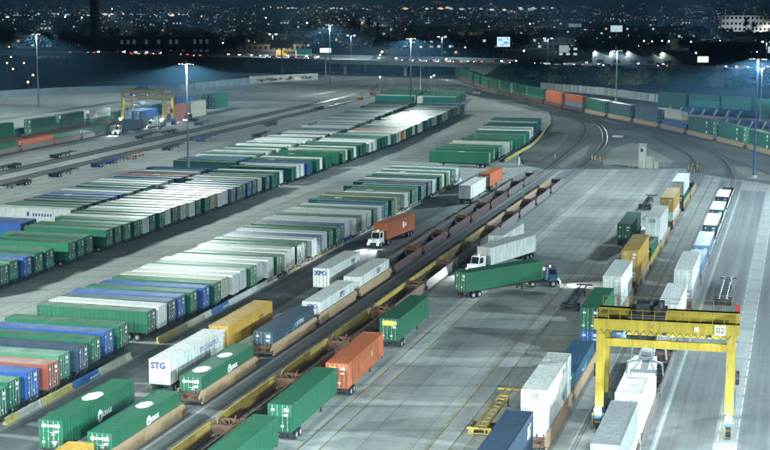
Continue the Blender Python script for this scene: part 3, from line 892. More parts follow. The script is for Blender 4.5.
# ---------------------------------------------------------------- rail cars
def well_mats(side, ribs=True):
    def make():
        b = MB(); hl = 8.3
        for s in (-1, 1):
            b.box(s * 1.40, s * 1.47, -hl, hl, .42, 1.68)                 # side plate
            b.box(s * 1.33, s * 1.52, -hl, hl, 1.68, 1.80); b.box(s * 1.30, s * 1.53, -hl, hl, .28, .42)
            if ribs:
                for k in range(17): y = -7.9 + k * .985; b.box(s * 1.47, s * 1.515, y, y + .13, .42, 1.68)
        return b
    return make
def well_car_parts(t, side, ribs, right=None, trucks=(1, -1)):
    for s in (-1, 1):
        def mk(s=s):
            b = MB(); hl = 8.3
            b.box(s * 1.40, s * 1.47, -hl, hl, .42, 1.68)
            b.box(s * 1.33, s * 1.52, -hl, hl, 1.681, 1.80); b.box(s * 1.30, s * 1.53, -hl, hl, .28, .419)
            # tapering ends of the side sill
            for e in (-1, 1):
                b.prism([(e * hl, 1.0), (e * hl, 1.79), (e * (hl + .9), 1.3), (e * (hl + .9), 1.0)][::e], s * 1.36, s * 1.46)
            if ribs:
                for k in range(17): y = -8.0 + k * .985; b.box(s * 1.47, s * 1.512, y, y + .13, .42, 1.68)
            return b.mesh('side_wall', [M['dark']])
        o = link('side_wall', cached(('sw', s, ribs), mk), t); setmat(o, 0, M[right if (right and s > 0) else side])
    def mkf():
        b = MB()
        for k in range(9):
            y = -7.7 + k * 1.9; b.box(-1.30, 1.30, y, y + .32, .20, .30)
        b.box(-1.30, -.95, -8.2, 8.2, .21, .27); b.box(.95, 1.30, -8.2, 8.2, .21, .27)
        b.bar((-1.1, -7.6, .24), (1.1, -5.8, .24), .1, .06); b.bar((1.1, 7.6, .24), (-1.1, 5.8, .24), .1, .06)
        return b.mesh('well_floor', [M['dark']])
    link('well_floor', cached('wf', mkf), t)
    for e in (-1, 1):
        def mke(e=e):
            b = MB()
            b.box(-1.29, 1.29, e * 8.31, e * 8.55, .5, 1.5)
            b.box(-.95, .95, e * 8.56, e * 9.7, 1.02, 1.20)
            for s in (-1, 1):
                b.bar((s * 1.2, e * 8.5, 1.45), (s * .3, e * 9.6, 1.25), .14)
                b.tube((s * 1.30, e * 8.8, 1.2), (s * 1.30, e * 8.8, 2.0), .03, n=5); b.tube((s * 1.30, e * 9.3, 1.2), (s * 1.30, e * 9.3, 2.0), .03, n=5)
                b.tube((s * 1.30, e * 8.8, 2.0), (s * 1.30, e * 9.3, 2.0), .03, n=5)
            b.tube((.5, e * 8.9, 1.2), (.5, e * 8.9, 1.75), .05, n=6); b.tube((.5, e * 8.9, 1.75), (.62, e * 8.9, 1.75), .25, n=10)
            return b.mesh('end_platform', [M['rust']])
        o = link('end_platform', cached(('ep', e), mke), t); setmat(o, 0, M['rust'])
    def mkt():
        b = MB()
        for s in (-1, 1):
            b.prism([(-1.25, .46), (1.25, .46), (.9, .72), (.4, .95), (-.4, .95), (-.9, .72)], s * .92, s * 1.05)
        b.box(-.92, .92, -.22, .22, .55, .88)
        return b.mesh('rail_truck', [M['rust']])
    def mkw():
        b = MB()
        for s in (-1, 1): b.tube((s * .70, 0, .42), (s * .80, 0, .42), .42, n=14)
        b.tube((-.7, 0, .42), (.7, 0, .42), .08, n=6)
        return b.mesh('wheelset', [M['rust']])
    for e in trucks:
        k = link('rail_truck', cached('rt', mkt), t, (0, e * 9.7, 0))
        for dy in (-.88, .88): link('wheelset', cached('ws', mkw), k, (0, dy, 0))
def well_car(x, y, rz, side, label, group, ribs=True, first=False, right=None):
    key = ('well', side, ribs, first, right)
    if key not in PROTO:
        t = empty('well_car'); well_car_parts(t, side, ribs, right, trucks=(1, -1) if first else (1,)); PROTO[key] = t
    else: t = dup(PROTO[key])
    t.location = (x, y, 0); t.rotation_euler = (0, 0, rz)
    return tag(t, label, 'rail car', group)
WZ = 0.36   # underside of a container in its well

# train nearest the middle (track a): five loaded wells, then empties
ycA = [133.4, 155.6, 178.6, 197.6, 216.8, 236.6, 256.0, 275.4, 294.8, 314.2, 333.6, 347.2]
sideA = ['welltan'] * 5 + ['wellmaroon'] * 5 + ['wellgrey', 'wellgrey']
ycA[-1] = 352.6
for i, (y, sd) in enumerate(zip(ycA, sideA)):
    lo = ['under the nearest green container', 'under the second green container', 'under the blue grey container', 'under the first white container', 'under the second white container']
    lab = f'tan well car {lo[i]} of the left train' if i < 5 else f'empty {"maroon" if sd == "wellmaroon" else "grey"} well car, {ordw(i - 4)} empty one of the left train'
    well_car(-64.05, y, 0, sd, lab, 'well cars of the left train', ribs=(i in (0, 1) or i >= 5), first=(i == 0))
A = []
A.append(lone_container(-64.05, 125.3, WZ, 0, 16.15, 'green', 'nearest green container in the left train, white patch on its roof', 'containers riding in the left train'))
A.append(lone_container(-64.05, 147.5, WZ, 0, 16.15, 'green', 'green container in the left train beside the white trailer lettered STG', 'containers riding in the left train'))
A.append(lone_container(-64.05, 170.5, WZ, 0, 16.15, 'steelblue', 'blue grey container with a pale curved arrow in the left train', 'containers riding in the left train'))
A.append(lone_container(-64.05, 189.5, WZ, 0, 16.15, 'white', 'nearer white container of the left train, behind the blue grey one', 'containers riding in the left train'))
A.append(lone_container(-64.05, 208.7, WZ, 0, 16.15, 'white', 'farther white container of the left train, before the empty maroon cars', 'containers riding in the left train'))
hw = CW / 2
for o in A[:2]:
    emblem(o, hw + .001, 8.4, 1.75, .85)
    hexpatch(o, 10.2, CH + .012, .75, 1.3); 
hexpatch(A[1], 3.2, CH + .012, .85, 1.5)
for o in A[3:]:
    lettering('XPO', 1.15, M['logo_blue'], o, (hw + .002, 10.2, 2.05), ROT_RIGHT, bold=.02)
lettering('XPO', .8, M['logo_blue'], A[3], (0.1, -.04, 2.25), ROT_END, bold=.02)
# the curved arrow of the blue grey container
m = MB(); arc = []
for i in range(15):
    t_ = i / 14; yy = 5.0 + t_ * 3.6; zz = 1.75 - .75 * math.sin(math.pi * t_) * (1.0 - .1 * t_) + .25 * t_
    arc.append((yy, zz, .10 + .14 * math.sin(math.pi * t_)))
for (a, za, wa), (c, zc, wc) in zip(arc, arc[1:]): m.prism([(a, za - wa / 2), (c, zc - wc / 2), (c, zc + wc / 2), (a, za + wa / 2)], hw + .001, hw + .006)
m.prism([(8.25, 2.1), (8.75, 1.72), (8.85, 2.35)], hw + .001, hw + .0065)
m.build('curved_arrow', M['logo_lightblue'], A[2])
lettering('prime', 1.2, M['logo_white'], A[2], (hw + .002, 10.6, 2.1), ROT_RIGHT)

# the second train (track b): empty yellow and tan wells
ycB = [128, 147.4, 166.8, 186.2, 205.6, 225.0, 244.4, 263.8, 283.2, 302.6, 322.0, 341.4]
for i, y in enumerate(ycB):
    sd = 'wellyellow' if i < 8 else 'welltan'
    well_car(-55.7, y, 0, sd, f'empty {"yellow" if i < 8 else "tan"} well car, {ordw(i + 1)} of the middle train', 'well cars of the middle train', ribs=False, first=(i == 0), right='rust' if i < 5 else 'wellgrey')

# train c: loaded double stacks
ycC = [126.4, 149.4, 168.8, 189.2, 210.4, 233.8, 253.4, 272.2, 297.2, 323.2, 343.2]
for i, y in enumerate(ycC):
    well_car(-24.5, y, 0, 'welltan' if i % 3 else 'wellyellow', f'tan well car, {ordw(i + 1)} of the loaded train left of the yellow crane', 'well cars of the train left of the crane', ribs=False, first=(i == 0))
GC = 'containers of the train left of the crane'
def stack(x, y, L, lo, hi, lab_lo, lab_hi, group, rz=0.0, smooth=True, track_z=WZ):
    r = []
    if lo: r.append(lone_container(x, y, track_z, rz, L, lo, lab_lo, group, smooth))
    if hi: r.append(lone_container(x, y, track_z + CH + .02, rz, L, hi, lab_hi, group, smooth))
    return r
q = stack(-24.5, 119.4, 14.6, 'navy', 'navy', 'navy container under the dark slate one, at the bottom edge', 'dark slate container, on top of its stack at the bottom edge', GC)
m = MB()
for (yy, zz, ww, hh) in ((12.2, 1.75, .45, .3), (12.6, 1.25, .5, .35), (11.9, 1.15, .3, .2), (13.2, 2.0, .25, .2)): m.box(hw + .001, hw + .006, yy - ww, yy + ww, zz - hh, zz + hh)
m.build('marking', M['logo_white'], q[1])
q = stack(-24.5, 141.6, 16.15, 'white', 'white', 'lower white container of the big white stack beside the yellow chassis', 'upper white container of the big white stack beside the yellow chassis', GC)
for o in q: lettering('XPO', .75, M['logo_blue'], o, (hw + .002, 11.2, 2.1), ROT_RIGHT, bold=.02)
m = MB()
for k_ in range(3): m.box(-.3, .75 - .2 * k_, -.046, -.037, 2.4 - k_ * .22, 2.47 - k_ * .22)
m.build('lettering', M['logo_dark'], q[1])
q = stack(-24.5, 160.6, 16.15, 'bluedull', None, 'single blue container low in its well behind the big white stack', None, GC)
m = MB()
for i in range(9):
    a0 = 6.0 + i * .42; m.prism([(a0, 1.3 + .09 * abs(i - 4)), (a0 + .42, 1.3 + .09 * abs(i - 3)), (a0 + .42, 1.55 + .09 * abs(i - 3)), (a0, 1.55 + .09 * abs(i - 4))], hw + .001, hw + .006)
m.build('curved_arrow', M['logo_lightblue'], q[0])
stack(-24.5, 182.2, 13.7, 'blue', 'green', 'blue container under the green one, left of the yellow crane', 'green container on a blue one, left of the yellow crane', GC, smooth=False)
stack(-24.5, 204.2, 13.7, 'white', 'white', 'lower white container of the stack before the nearer orange yellow stack', 'upper white container of the stack before the nearer orange yellow stack', GC)
stack(-24.5, 226.2, 16.15, 'yellow', 'yellow', 'lower orange yellow container of the nearer orange yellow stack', 'upper orange yellow container of the nearer orange yellow stack', GC)
stack(-24.5, 246.8, 12.2, 'green', None, 'single green container low between the orange yellow and the lettered white stack', None, GC)
q = stack(-24.5, 262.0, 16.15, 'white', 'white', 'lower white container of the stack beyond the single green one', 'upper white container of the stack beyond the single green one', GC)
m = MB()
for k_ in range(3): m.box(-.7, .5, -.045, -.036, 2.45 - k_ * .2, 2.53 - k_ * .2)
m.build('lettering', M['logo_dark'], q[1])
stack(-24.5, 289.2, 15.8, 'white', 'yellow', 'white container under the farther orange yellow container', 'farther orange yellow container, on top of a white one', GC)
stack(-24.5, 315.4, 15.8, 'green', 'white', 'green container at the bottom of the farthest stack of its train', 'white container on a green one, farthest stack of its train', GC)

# train d: under the crane and on to the curve
ycD = [132.6, 152.4, 171.8, 195.0, 220.4, 240.0, 259.4, 278.8, 298.2, 317.6, 337.0]
for i, y in enumerate(ycD):
    well_car(-15.3, y, 0, 'wellgrey' if i > 0 else 'wellmaroon', f'grey well car, {ordw(i + 1)} of the train under the yellow crane', 'well cars of the train under the crane', ribs=False, first=(i == 0))
GD = 'containers of the train under the crane'
stack(-15.3, 125.4, 14.6, 'white', 'grey', 'white container under the grey roofed one at the bottom edge', 'grey roofed container at the bottom edge, in front of the crane', GD)
stack(-15.3, 142.9, 16.15, 'white', 'white', 'white container under the one the crane is about to lift', 'bright white container right under the crane spreader', GD)
stack(-15.3, 186.7, 15.0, 'grey', 'white', 'grey container under the flat white one, just behind the crane', 'white topped container just behind the yellow crane', GD)
stack(-15.3, 212.0, 16.15, 'grey', 'white', 'grey container under the upper white one, second stack behind the crane', 'white container with ribbed end, second stack behind the crane', GD, smooth=False)
stack(-15.3, 232.0, 15.8, 'lightblue', None, 'light blue container, nearest of the two low blue ones beyond the white stack', None, GD)
stack(-15.3, 251.6, 15.8, 'lightblue', None, 'light blue container, farther of the two low blue ones beyond the white stack', None, GD)
stack(-15.3, 275.0, 15.8, 'steelblue', None, 'blue grey low container before the small green one', None, GD)
stack(-15.3, 296.0, 12.2, 'teal', None, 'teal green low container near the far end of its train', None, GD)
stack(-15.3, 315.6, 12.2, 'steelblue', None, 'blue grey low container at the far end of its train', None, GD)

# far train on the curve: what each well carries, from the right edge to the overpass
loads = [('green', 'green')] * 2 + [('green', 'green'), ('green', 'green'), ('green', 'green'), ('blue', None), ('green', 'steelblue'), ('green', 'steelblue'), ('green', 'green'), ('lightblue', 'orange'),
         ('orange', 'orange'), ('palegreen', 'green'), ('palegreen', 'green'), ('palegreen', 'green')] + [('green', 'green')] * 6
pe = TR['e']; PITCH_E = 23.3
s = 0.0
for a_, b_ in zip(pe, pe[1:]):
    if b_[1] > 420: break
    s += math.dist(a_, b_)
s -= 9.3 + PITCH_E
for i, (lo, hi) in enumerate(loads):
    x, y, a = path_at(pe, s + 9.3); n = i - 1
    well_car(x, y, a, 'welltan' if i < 9 else 'rust', f'rusty tan well car, {ordw(max(1, i))} of the far curving train from the right' if i else 'rusty tan well car of the far curving train, beyond the right edge',
             'well cars of the far curving train', ribs=False, first=(i == 0)).scale = (1, 1.19, 1)
    x0, y0 = x + math.sin(a) * 9.6, y - math.cos(a) * 9.6
    where = 'beyond the right edge' if i == 0 else f'{ordw(i)} well from the right'
    q = stack(x0, y0, 16.15, lo, hi, f'lower {WORD[lo]} container, far curving train, {where}', f'upper {WORD[hi] if hi else ""} container, far curving train, {where}', 'containers of the far curving train', rz=a)
    for o in q: o.scale = (1, 1.19, 1)
    if i in (1, 2, 3, 4):
        for o in q:
            b = MB()
            for (yy, zz, rr) in ((4.0, 2.0, .55), (4.0, .9, .35)):
                b.prism([(yy + math.cos(t_ * math.pi / 5) * rr, zz + math.sin(t_ * math.pi / 5) * rr * .8) for t_ in range(10)], -hw - .006, -hw - .001)
            b.build('emblem', M['logo_white'], o)
    s += PITCH_E

# ---------------------------------------------------------------- trailers standing in the lanes
GT = 'container trailers standing in the lane beside the left train'
t1 = trailer(-69.35, 125.4, 0, 16.15, 'green', 'nearest green trailer with roof patch and emblem, bottom left corner', GT, True, 2)
emblem(t1, hw + .001, 8.0, 1.18 + 1.15, .95); hexpatch(t1, 9.0, 1.18 + CH + .012)
b = MB(); b.prism([(0, 0)] * 0 or [(-.05, 0), (0, 0), (0, .01), (-.05, .01)], 0, .01)
def end_badge(o, z):
    n = 14; b = MB(); vs = [(-.75 + math.cos(2 * math.pi * i / n) * .22, -.042, z + 2.3 + math.sin(2 * math.pi * i / n) * .22) for i in range(n)]
    k = len(b.v); b.v += vs; b.f.append(tuple(range(k, k + n))[::-1]); b.m.append(0)
    b.build('emblem', M['logo_white'], o)
    lettering('UMAX', .34, M['logo_white'], o, (-.02, -.045, z + 2.3), ROT_END, bold=.012)
    b = MB(); b.box(-.1, .55, -.046, -.036, z + 1.62, z + 1.68); b.box(.1, .45, -.046, -.036, z + 1.35, z + 1.48)
    b.build('lettering', M['logo_white'], o)
end_badge(t1, 1.18)
b = MB(); k = len(b.v); b.v += [(.05, -.045, 1.18 + .78), (.75, -.045, 1.18 + .78), (.4, -.045, 1.18 + .25)]; b.f.append((0, 2, 1)); b.m.append(0)
b.build('triangle_mark', M['logo_white'], t1)
for o in A[:2]: end_badge(o, 0)
t2 = trailer(-69.2, 150.6, 0, 16.15, 'white', 'white trailer lettered STG on its doors, beside the left train', GT, True, 2)
lettering('STG', 1.0, M['logo_blue'], t2, (-.15, -.05, 1.18 + 2.15), ROT_END, bold=.035)
lettering('STG LOGISTICS', .85, M['logo_blue'], t2, (hw + .002, 11.6, 1.18 + 1.95), ROT_RIGHT, bold=.01)
t3 = trailer(-69.3, 168.6, 0, 16.15, 'yellow', 'orange yellow trailer between the two white trailers of the lane', GT, True, 2)
b = MB(); b.box(hw + .001, hw + .006, 11.2, 12.5, 1.18 + 1.7, 1.18 + 1.9); b.box(hw + .001, hw + .006, 11.5, 12.3, 1.18 + 1.4, 1.18 + 1.55); b.build('lettering', M['logo_dark'], t3)
t4 = trailer(-69.2, 209.6, 0, 16.15, 'white', 'white trailer lettered XPO on its doors, beyond the yellow trailer', GT, True, 2)
lettering('XPO', .95, M['logo_blue'], t4, (-.1, -.05, 1.18 + 2.15), ROT_END, bold=.035)
lettering('XPO', 1.0, M['logo_blue'], t4, (hw + .002, 12.4, 1.18 + 1.95), ROT_RIGHT, bold=.02)
trailer(-70.0, 312.5, 0, 16.15, 'white', 'white trailer with dark wheels before the orange yellow one, far end of the lane', GT, True, 2)
t5 = trailer(-70.2, 334, R(-1), 14.0, 'orange', 'orange yellow trailer at the far end of the lane', GT, True, 2)
well_car(-64.05, 113.9, 0, 'welltan', 'tan well car cut off by the bottom edge, under the orange yellow container', None, first=True)
lone_container(-64.3, 105.9, WZ, 0, 16.15, 'yellow', 'orange yellow container cut off by the bottom left edge', None)

GM = 'container trailers standing right of the middle train'
trailer(-49.6, 117.6, R(.4), 15.2, 'green', 'green trailer cut off by the bottom edge, right of the middle train', GM, True, 2)
u1 = trailer(-49.7, 136.8, R(.6), 15.6, 'green', 'dark green trailer with white door placard, between a green and an orange trailer', GM, True, 2)
u2 = trailer(-49.2, 154.4, R(1.6), 16.15, 'orange', 'rusty orange trailer right of the middle train', GM, True, 2)
b = MB(); b.box(-.85, -.05, -.046, -.036, 1.18 + 2.0, 1.18 + 2.5); b.build('placard', M['logo_yellow'], u2)
b = MB(); b.box(hw + .001, hw + .006, 10.3, 11.1, 1.18 + 1.3, 1.18 + 1.9); b.build('placard', M['logo_yellow'], u2)
u3 = trailer(-49.8, 178.6, 0, 15.6, 'green', 'green trailer with yellow door panel, standing alone beyond the orange one', GM, True, 2)
b = MB(); b.box(-.9, .7, -.046, -.036, 1.18 + 1.95, 1.18 + 2.6); b.build('placard', M['logo_yellow'], u3)
trailer(-49.9, 247.4, R(-3), 15.6, 'white', 'white trailer with ribbed doors behind the white tractor trailer', GM, False, 2)

# the two moving rigs in the middle, the orange one and those in the left yard
def tractor(x, y, rz, label, body='whitep', beacon=True, lit=True, group='terminal tractors'):
    key = ('tractor', body, lit)
    if key in PROTO:
        t = dup(PROTO[key]); new = False
    else:
        t = empty('terminal_tractor'); PROTO[key] = t; new = True
    if new:
        b = MB()
        for s in (-1, 1): b.box(s * .38, s * .52, -3.9, 1.35, .62, .92)
        b.box(-1.15, 1.15, 1.36, 1.6, .45, .88); b.box(-.5, .5, -3.7, -1.4, .925, 1.02); b.box(-.9, .9, -1.2, -.55, .5, .9)
        b.box(-.37, .37, -.4, .9, .6, .95); b.tube((-1.0, -1.0, .75), (-1.0, .1, .75), .32, n=10)
        b.build('frame', M['dark'], t)
        b = MB()
        # cab standing left of centre, sloping windscreen
        b.prism([(-.75, .95), (1.25, .95), (1.32, 1.75), (1.02, 2.98), (-.75, 2.98)], -1.18, .42)
        b.prism([(-.2, .95), (1.25, .95), (1.2, 1.6), (.1, 1.6)], .43, 1.15)
        b.build('cab', M[body], t)
        b = MB()
        b.prism([(1.33, 1.82), (1.355, 1.82), (1.075, 2.85), (1.05, 2.85)][::-1], -1.08, .32)
        b.prism([(-.05, 1.85), (1.1, 1.85), (.92, 2.75), (-.05, 2.75)], -1.195, -1.181); b.prism([(-.05, 1.85), (1.1, 1.85), (.92, 2.75), (-.05, 2.75)], .421, .435)
        b.box(-1.0, .25, -.765, -.751, 1.8, 2.75)
        b.build('window', M['glass'], t)
        for s in (-1, 1):
            h = MB(); h.tube((0, 0, 0), (0, .05, 0), .16, n=10)
            h.build('headlight', M['head'] if lit else M['hub'], t, (s * .92, 1.6, .78))
        b = MB(); b.tube((.75, -.4, 1.0), (.75, -.4, 3.1), .07, n=7); b.build('exhaust', M['steel'], t)
        b = MB(); b.tube((-.4, .2, 2.98), (-.4, .2, 3.18), .12, .08, 8); b.build('beacon', M['amber'], t)
        b = MB(); b.box(-1.32, -1.18, .9, .96, 1.9, 2.5); b.bar((-1.18, .93, 2.4), (-1.32, .93, 2.4), .03); b.build('mirror', M['dark'], t)
        for (wx, wy) in ((-1.0, .55), (1.0, .55)): link('wheel', wheel_mesh(.5, .32), t, (wx, wy, .5))
        for (wx, wy) in ((-.97, -2.7), (.97, -2.7)): link('wheel', wheel_mesh(.5, .56), t, (wx, wy, .5))
    if new: PRIST[t] = list(KIDS[t])
    t.location = (x, y, 0); t.rotation_euler = (0, 0, rz)
    return tag(t, label, 'tractor', group)
def rig(x, y, rz, L, col, lab_trailer, lab_tractor, smooth, turn=0.0, body='whitep', gtrail=None):
    """trailer whose doors stand at x, y; the tractor sits under its nose"""
    tr = trailer(x, y, rz, L, col, lab_trailer, gtrail, smooth, 2)
    nx, ny = x - math.sin(rz) * (L - .9), y + math.cos(rz) * (L - .9)
    a = rz + turn
    tx, ty = nx - math.sin(a) * 2.7, ny + math.cos(a) * 2.7
    tc = tractor(tx, ty, a, lab_tractor, body)
    return tr, tc
def headbeams(t, power, length=None):
    for s in (-1, 1):
        d = bpy.data.lights.new('headlight_beam', 'SPOT'); d.energy = power * 3; d.spot_size = R(48); d.spot_blend = .6; d.color = (.9, .97, 1.0); d.shadow_soft_size = .12
        o = bpy.data.objects.new('headlight_beam', d); C.objects.link(o); o.parent = t; o.location = (s * .92, 1.72, .78); o.rotation_euler = (R(82), 0, 0)
r1, k1 = rig(-48.2, 212.6, R(-34.5), 16.15, 'green', 'long corrugated green trailer turning across the lanes', 'dark blue tractor with bright cab lamp pulling the corrugated green trailer', False, R(-38), body='crane_dark')
headbeams(k1, 1800)
# work lamp on the back of that cab
b = MB(); b.tube((.1, -.85, 2.75), (.1, -.77, 2.75), .16, n=10); b.build('work_lamp', M['lampface'], k1)
spot(k1, (.1, -1.0, 2.75), 1500, 120, tilt=(-70, 0), rad=.1, name='work_light')
r2, k2 = rig(-44.6, 250.6, R(180 - 17), 16.15, 'white', 'white trailer behind the long green one, pulled by a white tractor', 'white tractor with red lit roof facing the empty rail cars', True, R(-6))
headbeams(k2, 1500)
r3, k3 = rig(-71.2, 268.8, R(180 - 7), 13.7, 'orange', 'orange trailer driving towards the camera beside the left train', 'white tractor with both headlights on pulling the orange trailer', False, R(0))
headbeams(k3, 2500)
b = MB(); b.box(-hw - .006, -hw - .001, 5.2, 6.0, 1.18 + 1.0, 1.18 + 2.2); b.box(-hw - .006, -hw - .001, 4.2, 5.0, 1.18 + 1.3, 1.18 + 1.9); b.build('emblem', M['logo_white'], r3)
r4, k4 = rig(-215.4, 458, R(180), 15.5, 'navy', 'dark blue trailer with pale arrow in the left yard', 'white tractor pulling the dark blue trailer in the left yard', True)
headbeams(k4, 900)
k5 = tractor(*at(152, 129), R(110), 'small tractor with orange lights left of the left crane leg', 'whitep')
k6 = tractor(*at(189, 122), R(140), 'small tractor beside the tall mast in the left yard', 'crane_dark'); headbeams(k6, 900)

# dockside trailer left of the loaded train with its cab
r7 = trailer(-30.0, 266.5, 0, 16.15, 'green', 'bright green trailer left of the white double stack', None, True, 2)
k7 = tractor(-30.0, 284.6, 0, 'tractor in front of the bright green trailer left of the white stack', 'whitep'); headbeams(k7, 1200)

# bare chassis
def bare_chassis(x, y, rz, L, col, label, group='empty chassis'):
    key = ('bare', L, col)
    if key not in PROTO:
        t = empty('container_chassis'); PROTO[key] = t
        c = link('frame', chassis_mesh(L), t); setmat(c, 0, M[col])
        link('landing_gear', gear_mesh(), t, (0, L - 3.6, 0))
        for yy in (1.6, 2.85):
            for s in (-1, 1): link('wheel', wheel_mesh(), t, (s * .97, yy, .5))
    else: t = dup(PROTO[key])
    t.location = (x, y, 0); t.rotation_euler = (0, 0, rz)
    return tag(t, label, 'chassis', group)
M['chassisblue'] = paint('chassis_blue', (.025, .055, .17), .5, .3, .1)
bare_chassis(-30.5, 143.6, 0, 16.4, 'wellyellow', 'empty yellow chassis beside the big white stack')
bare_chassis(-9.9, 217.0, 0, 18.0, 'dark', 'empty dark chassis behind the right end of the yellow crane')
bare_chassis(-31.0, 206.8, 0, 16.4, 'dark', 'empty dark chassis left of the white stack before the orange yellow one')
bare_chassis(-31.3, 314.0, 0, 16.4, 'dark', 'empty dark chassis left of the farthest stacks')
for i, (px, py, col) in enumerate([(18, 167, 'dark'), (53, 159, 'dark'), (28, 184, 'dark'), (52, 178, 'dark'), (108, 164, 'chassisblue'), (138, 139.5, 'dark'), (175, 132.5, 'dark'), (165, 151, 'dark'), (198, 142, 'chassisblue'),
                                   (197, 126, 'chassisblue'), (255, 138, 'dark'), (275, 124.5, 'chassisblue'), (323, 109, 'chassisblue'), (128, 160, 'welltan'), (94, 168, 'chassisblue')]):
    x, y = at(px, py)
    bare_chassis(x, y, R(random.choice([0, 180])), 12.2, col, f'empty {"blue" if col == "chassisblue" else "tan" if col == "welltan" else "dark"} chassis, {ordw(i + 1)} of those scattered along the left tracks', 'empty chassis along the left tracks')

# ---------------------------------------------------------------- rubber tyred gantry crane
def gantry(x0, x1, y0, y1, H, label, number, cat='crane', lamps=True, skew=0.0, power=3500):
    cx_, cy_ = (x0 + x1) / 2, (y0 + y1) / 2; hx, hy = (x1 - x0) / 2, (y1 - y0) / 2
    t = empty('gantry_crane', (cx_, cy_, 0), skew, label, cat)
    for s in (-1, 1):
        b = MB(); b.box(s * hx - .42, s * hx + .42, -hy - 1.6, hy + 1.6, 1.35, 2.05)
        b.box(s * hx - .3, s * hx + .3, -hy - .4, hy + .4, 2.051, 2.3); b.build('sill_beam', M['crane_dark'], t)
        for e in (-1, 1):
            b = MB(); b.box(s * hx - .44, s * hx + .44, e * hy - .40, e * hy + .40, 2.31, H - 1.21)
            for k in range(5): b.box(s * hx - .48, s * hx + .48, e * hy - .44, e * hy + .44, 3.2 + k * 1.45, 3.28 + k * 1.45)
            b.build('leg', M['crane'], t)
            w = MB(); w.tube((-.26, 0, 0), (.26, 0, 0), .72, n=18); w.tube((-.28, 0, 0), (.28, 0, 0), .36, n=12, m=1)
            for dy in (-.85, .85): link('wheel', cached('gw', lambda: w.mesh('wheel', [M['tyre'], M['crane_dark']])), t, (s * hx, e * hy * 1.12 + dy, .72))
            b = MB(); q = e * (hy + 1.9)
            for dx in (-.55, .55): b.tube((s * hx + dx, q, .25), (s * hx + dx, q, 1.9), .035, n=5)
            for z in (.3, 1.05, 1.85): b.tube((s * hx - .55, q, z), (s * hx + .55, q, z), .035, n=5)
            b.tube((s * hx - .55, q, 1.85), (s * hx - .55, e * hy, 1.95), .035, n=5); b.tube((s * hx + .55, q, 1.85), (s * hx + .55, e * hy, 1.95), .035, n=5)
            b.build('wheel_guard', M['crane'], t)
        b = MB(); b.box(s * (hx - .05), s * (hx + .62), -1.1, .6, 2.35, 4.0); b.box(s * (hx + .05), s * (hx + .5), -.9, .4, 4.0, 4.3)
        b.build('power_pack' if s > 0 else 'electrical_box', M['crane_dark'], t)
        # access ladder
        b = MB()
        for dy in (-.22, .22): b.tube((s * (hx + .42), -hy + .2 + dy, 2.3), (s * (hx + .42), -hy + .2 + dy, H), .03, n=5)
        for k in range(int((H - 2.4) / .4)): b.tube((s * (hx + .42), -hy - .02, 2.4 + k * .4), (s * (hx + .42), -hy + .42, 2.4 + k * .4), .02, n=4)
        b.build('ladder', M['steel'], t)
    for e in (-1, 1):
        b = MB(); ya, yb = e * hy - .42, e * hy + .42
        b.box(-hx - .75, hx + .75, ya, yb, H - 1.15, H - .02)
        for z in (H - 1.15, H - .08): b.box(-hx - .78, hx + .78, ya - .06, yb + .06, z - .05, z + .06)
        for k in range(12):
            x = -hx + (k + .5) * hx / 6; b.box(x - .03, x + .03, ya - .035, yb + .035, H - 1.08, H - .14)
        b.build('girder', M['crane'], t)
        b = MB(); b.box(-hx + .36, hx - .36, e * hy - .25, e * hy + .25, H - 2.95, H - 2.15); b.build('tie_beam', M['crane'], t)
        b = MB()
        for k in range(13): x = -hx - .4 + k * (2 * hx + .8) / 12; b.tube((x, e * (hy + .5), H), (x, e * (hy + .5), H + 1.05), .025, n=4)
        for z in (.55, 1.05): b.tube((-hx - .4, e * (hy + .5), H + z), (hx + .4, e * (hy + .5), H + z), .025, n=4)
        b.build('handrail', M['crane'], t)
    for s in (-1, 1):
        b = MB(); b.box(s * hx - .36, s * hx + .36, -hy + .46, hy - .46, H - 1.0, H - .2); b.build('end_tie', M['crane'], t)
        b = MB(); b.bar((s * hx, -hy + .42, 2.6), (s * hx, hy - .42, 5.6), .18); b.bar((s * hx, hy - .42, 5.6), (s * hx, -hy + .42, 8.6), .18); b.build('side_brace', M['crane'], t)
        b = MB()
        for k in range(9):      # festoon cable hanging from the girder
            xa, xb = s * hx * (k / 9), s * hx * ((k + 1) / 9)
            b.tube((xa, -hy - .6, H - 1.1), ((xa + xb) / 2, -hy - .6, H - 1.55), .03, n=4, m=0); b.tube(((xa + xb) / 2, -hy - .6, H - 1.55), (xb, -hy - .6, H - 1.1), .03, n=4, m=0)
        b.build('festoon_cable', M['dark'], t)
        b = MB(); b.tube((s * (hx + .55), .9, 5.2), (s * (hx + .95), .9, 5.2), .75, n=16); b.build('cable_reel', M['dark'], t)
    # trolley with machinery on the girders
    b = MB(); tx = -.6 * hx * .5
    b.box(tx - 1.9, tx + 1.9, -hy - .3, hy + .3, H + .09, H + .34); b.box(tx - 1.2, tx + .2, -1.0, .8, H + .34, H + 1.3); b.tube((tx + 1.0, -1.3, H + .8), (tx + 1.0, 1.3, H + .8), .42, n=12)
    b.box(tx + .4, tx + 1.6, 1.32, 1.8, H + .34, H + 1.2)
    b.build('trolley', M['dark'], t)
    # hoist ropes and spreader with its grab arms
    zs = 7.0
    b = MB()
    for dx in (-1.1, 1.1):
        for dy in (-1.6, 1.6): b.tube((tx + dx, dy * .8, H + .1), (tx + dx * .7, dy, zs + .9), .028, n=4)
    b.build('hoist_ropes', M['dark'], t)
    b = MB()
    b.box(tx - .75, tx + .75, -2.6, 2.6, zs + .35, zs + .75); b.box(tx - .5, tx + .5, -2.0, 2.0, zs + .76, zs + 1.15); b.box(tx - .35, tx + .35, -6.0, 6.0, zs, zs + .34)
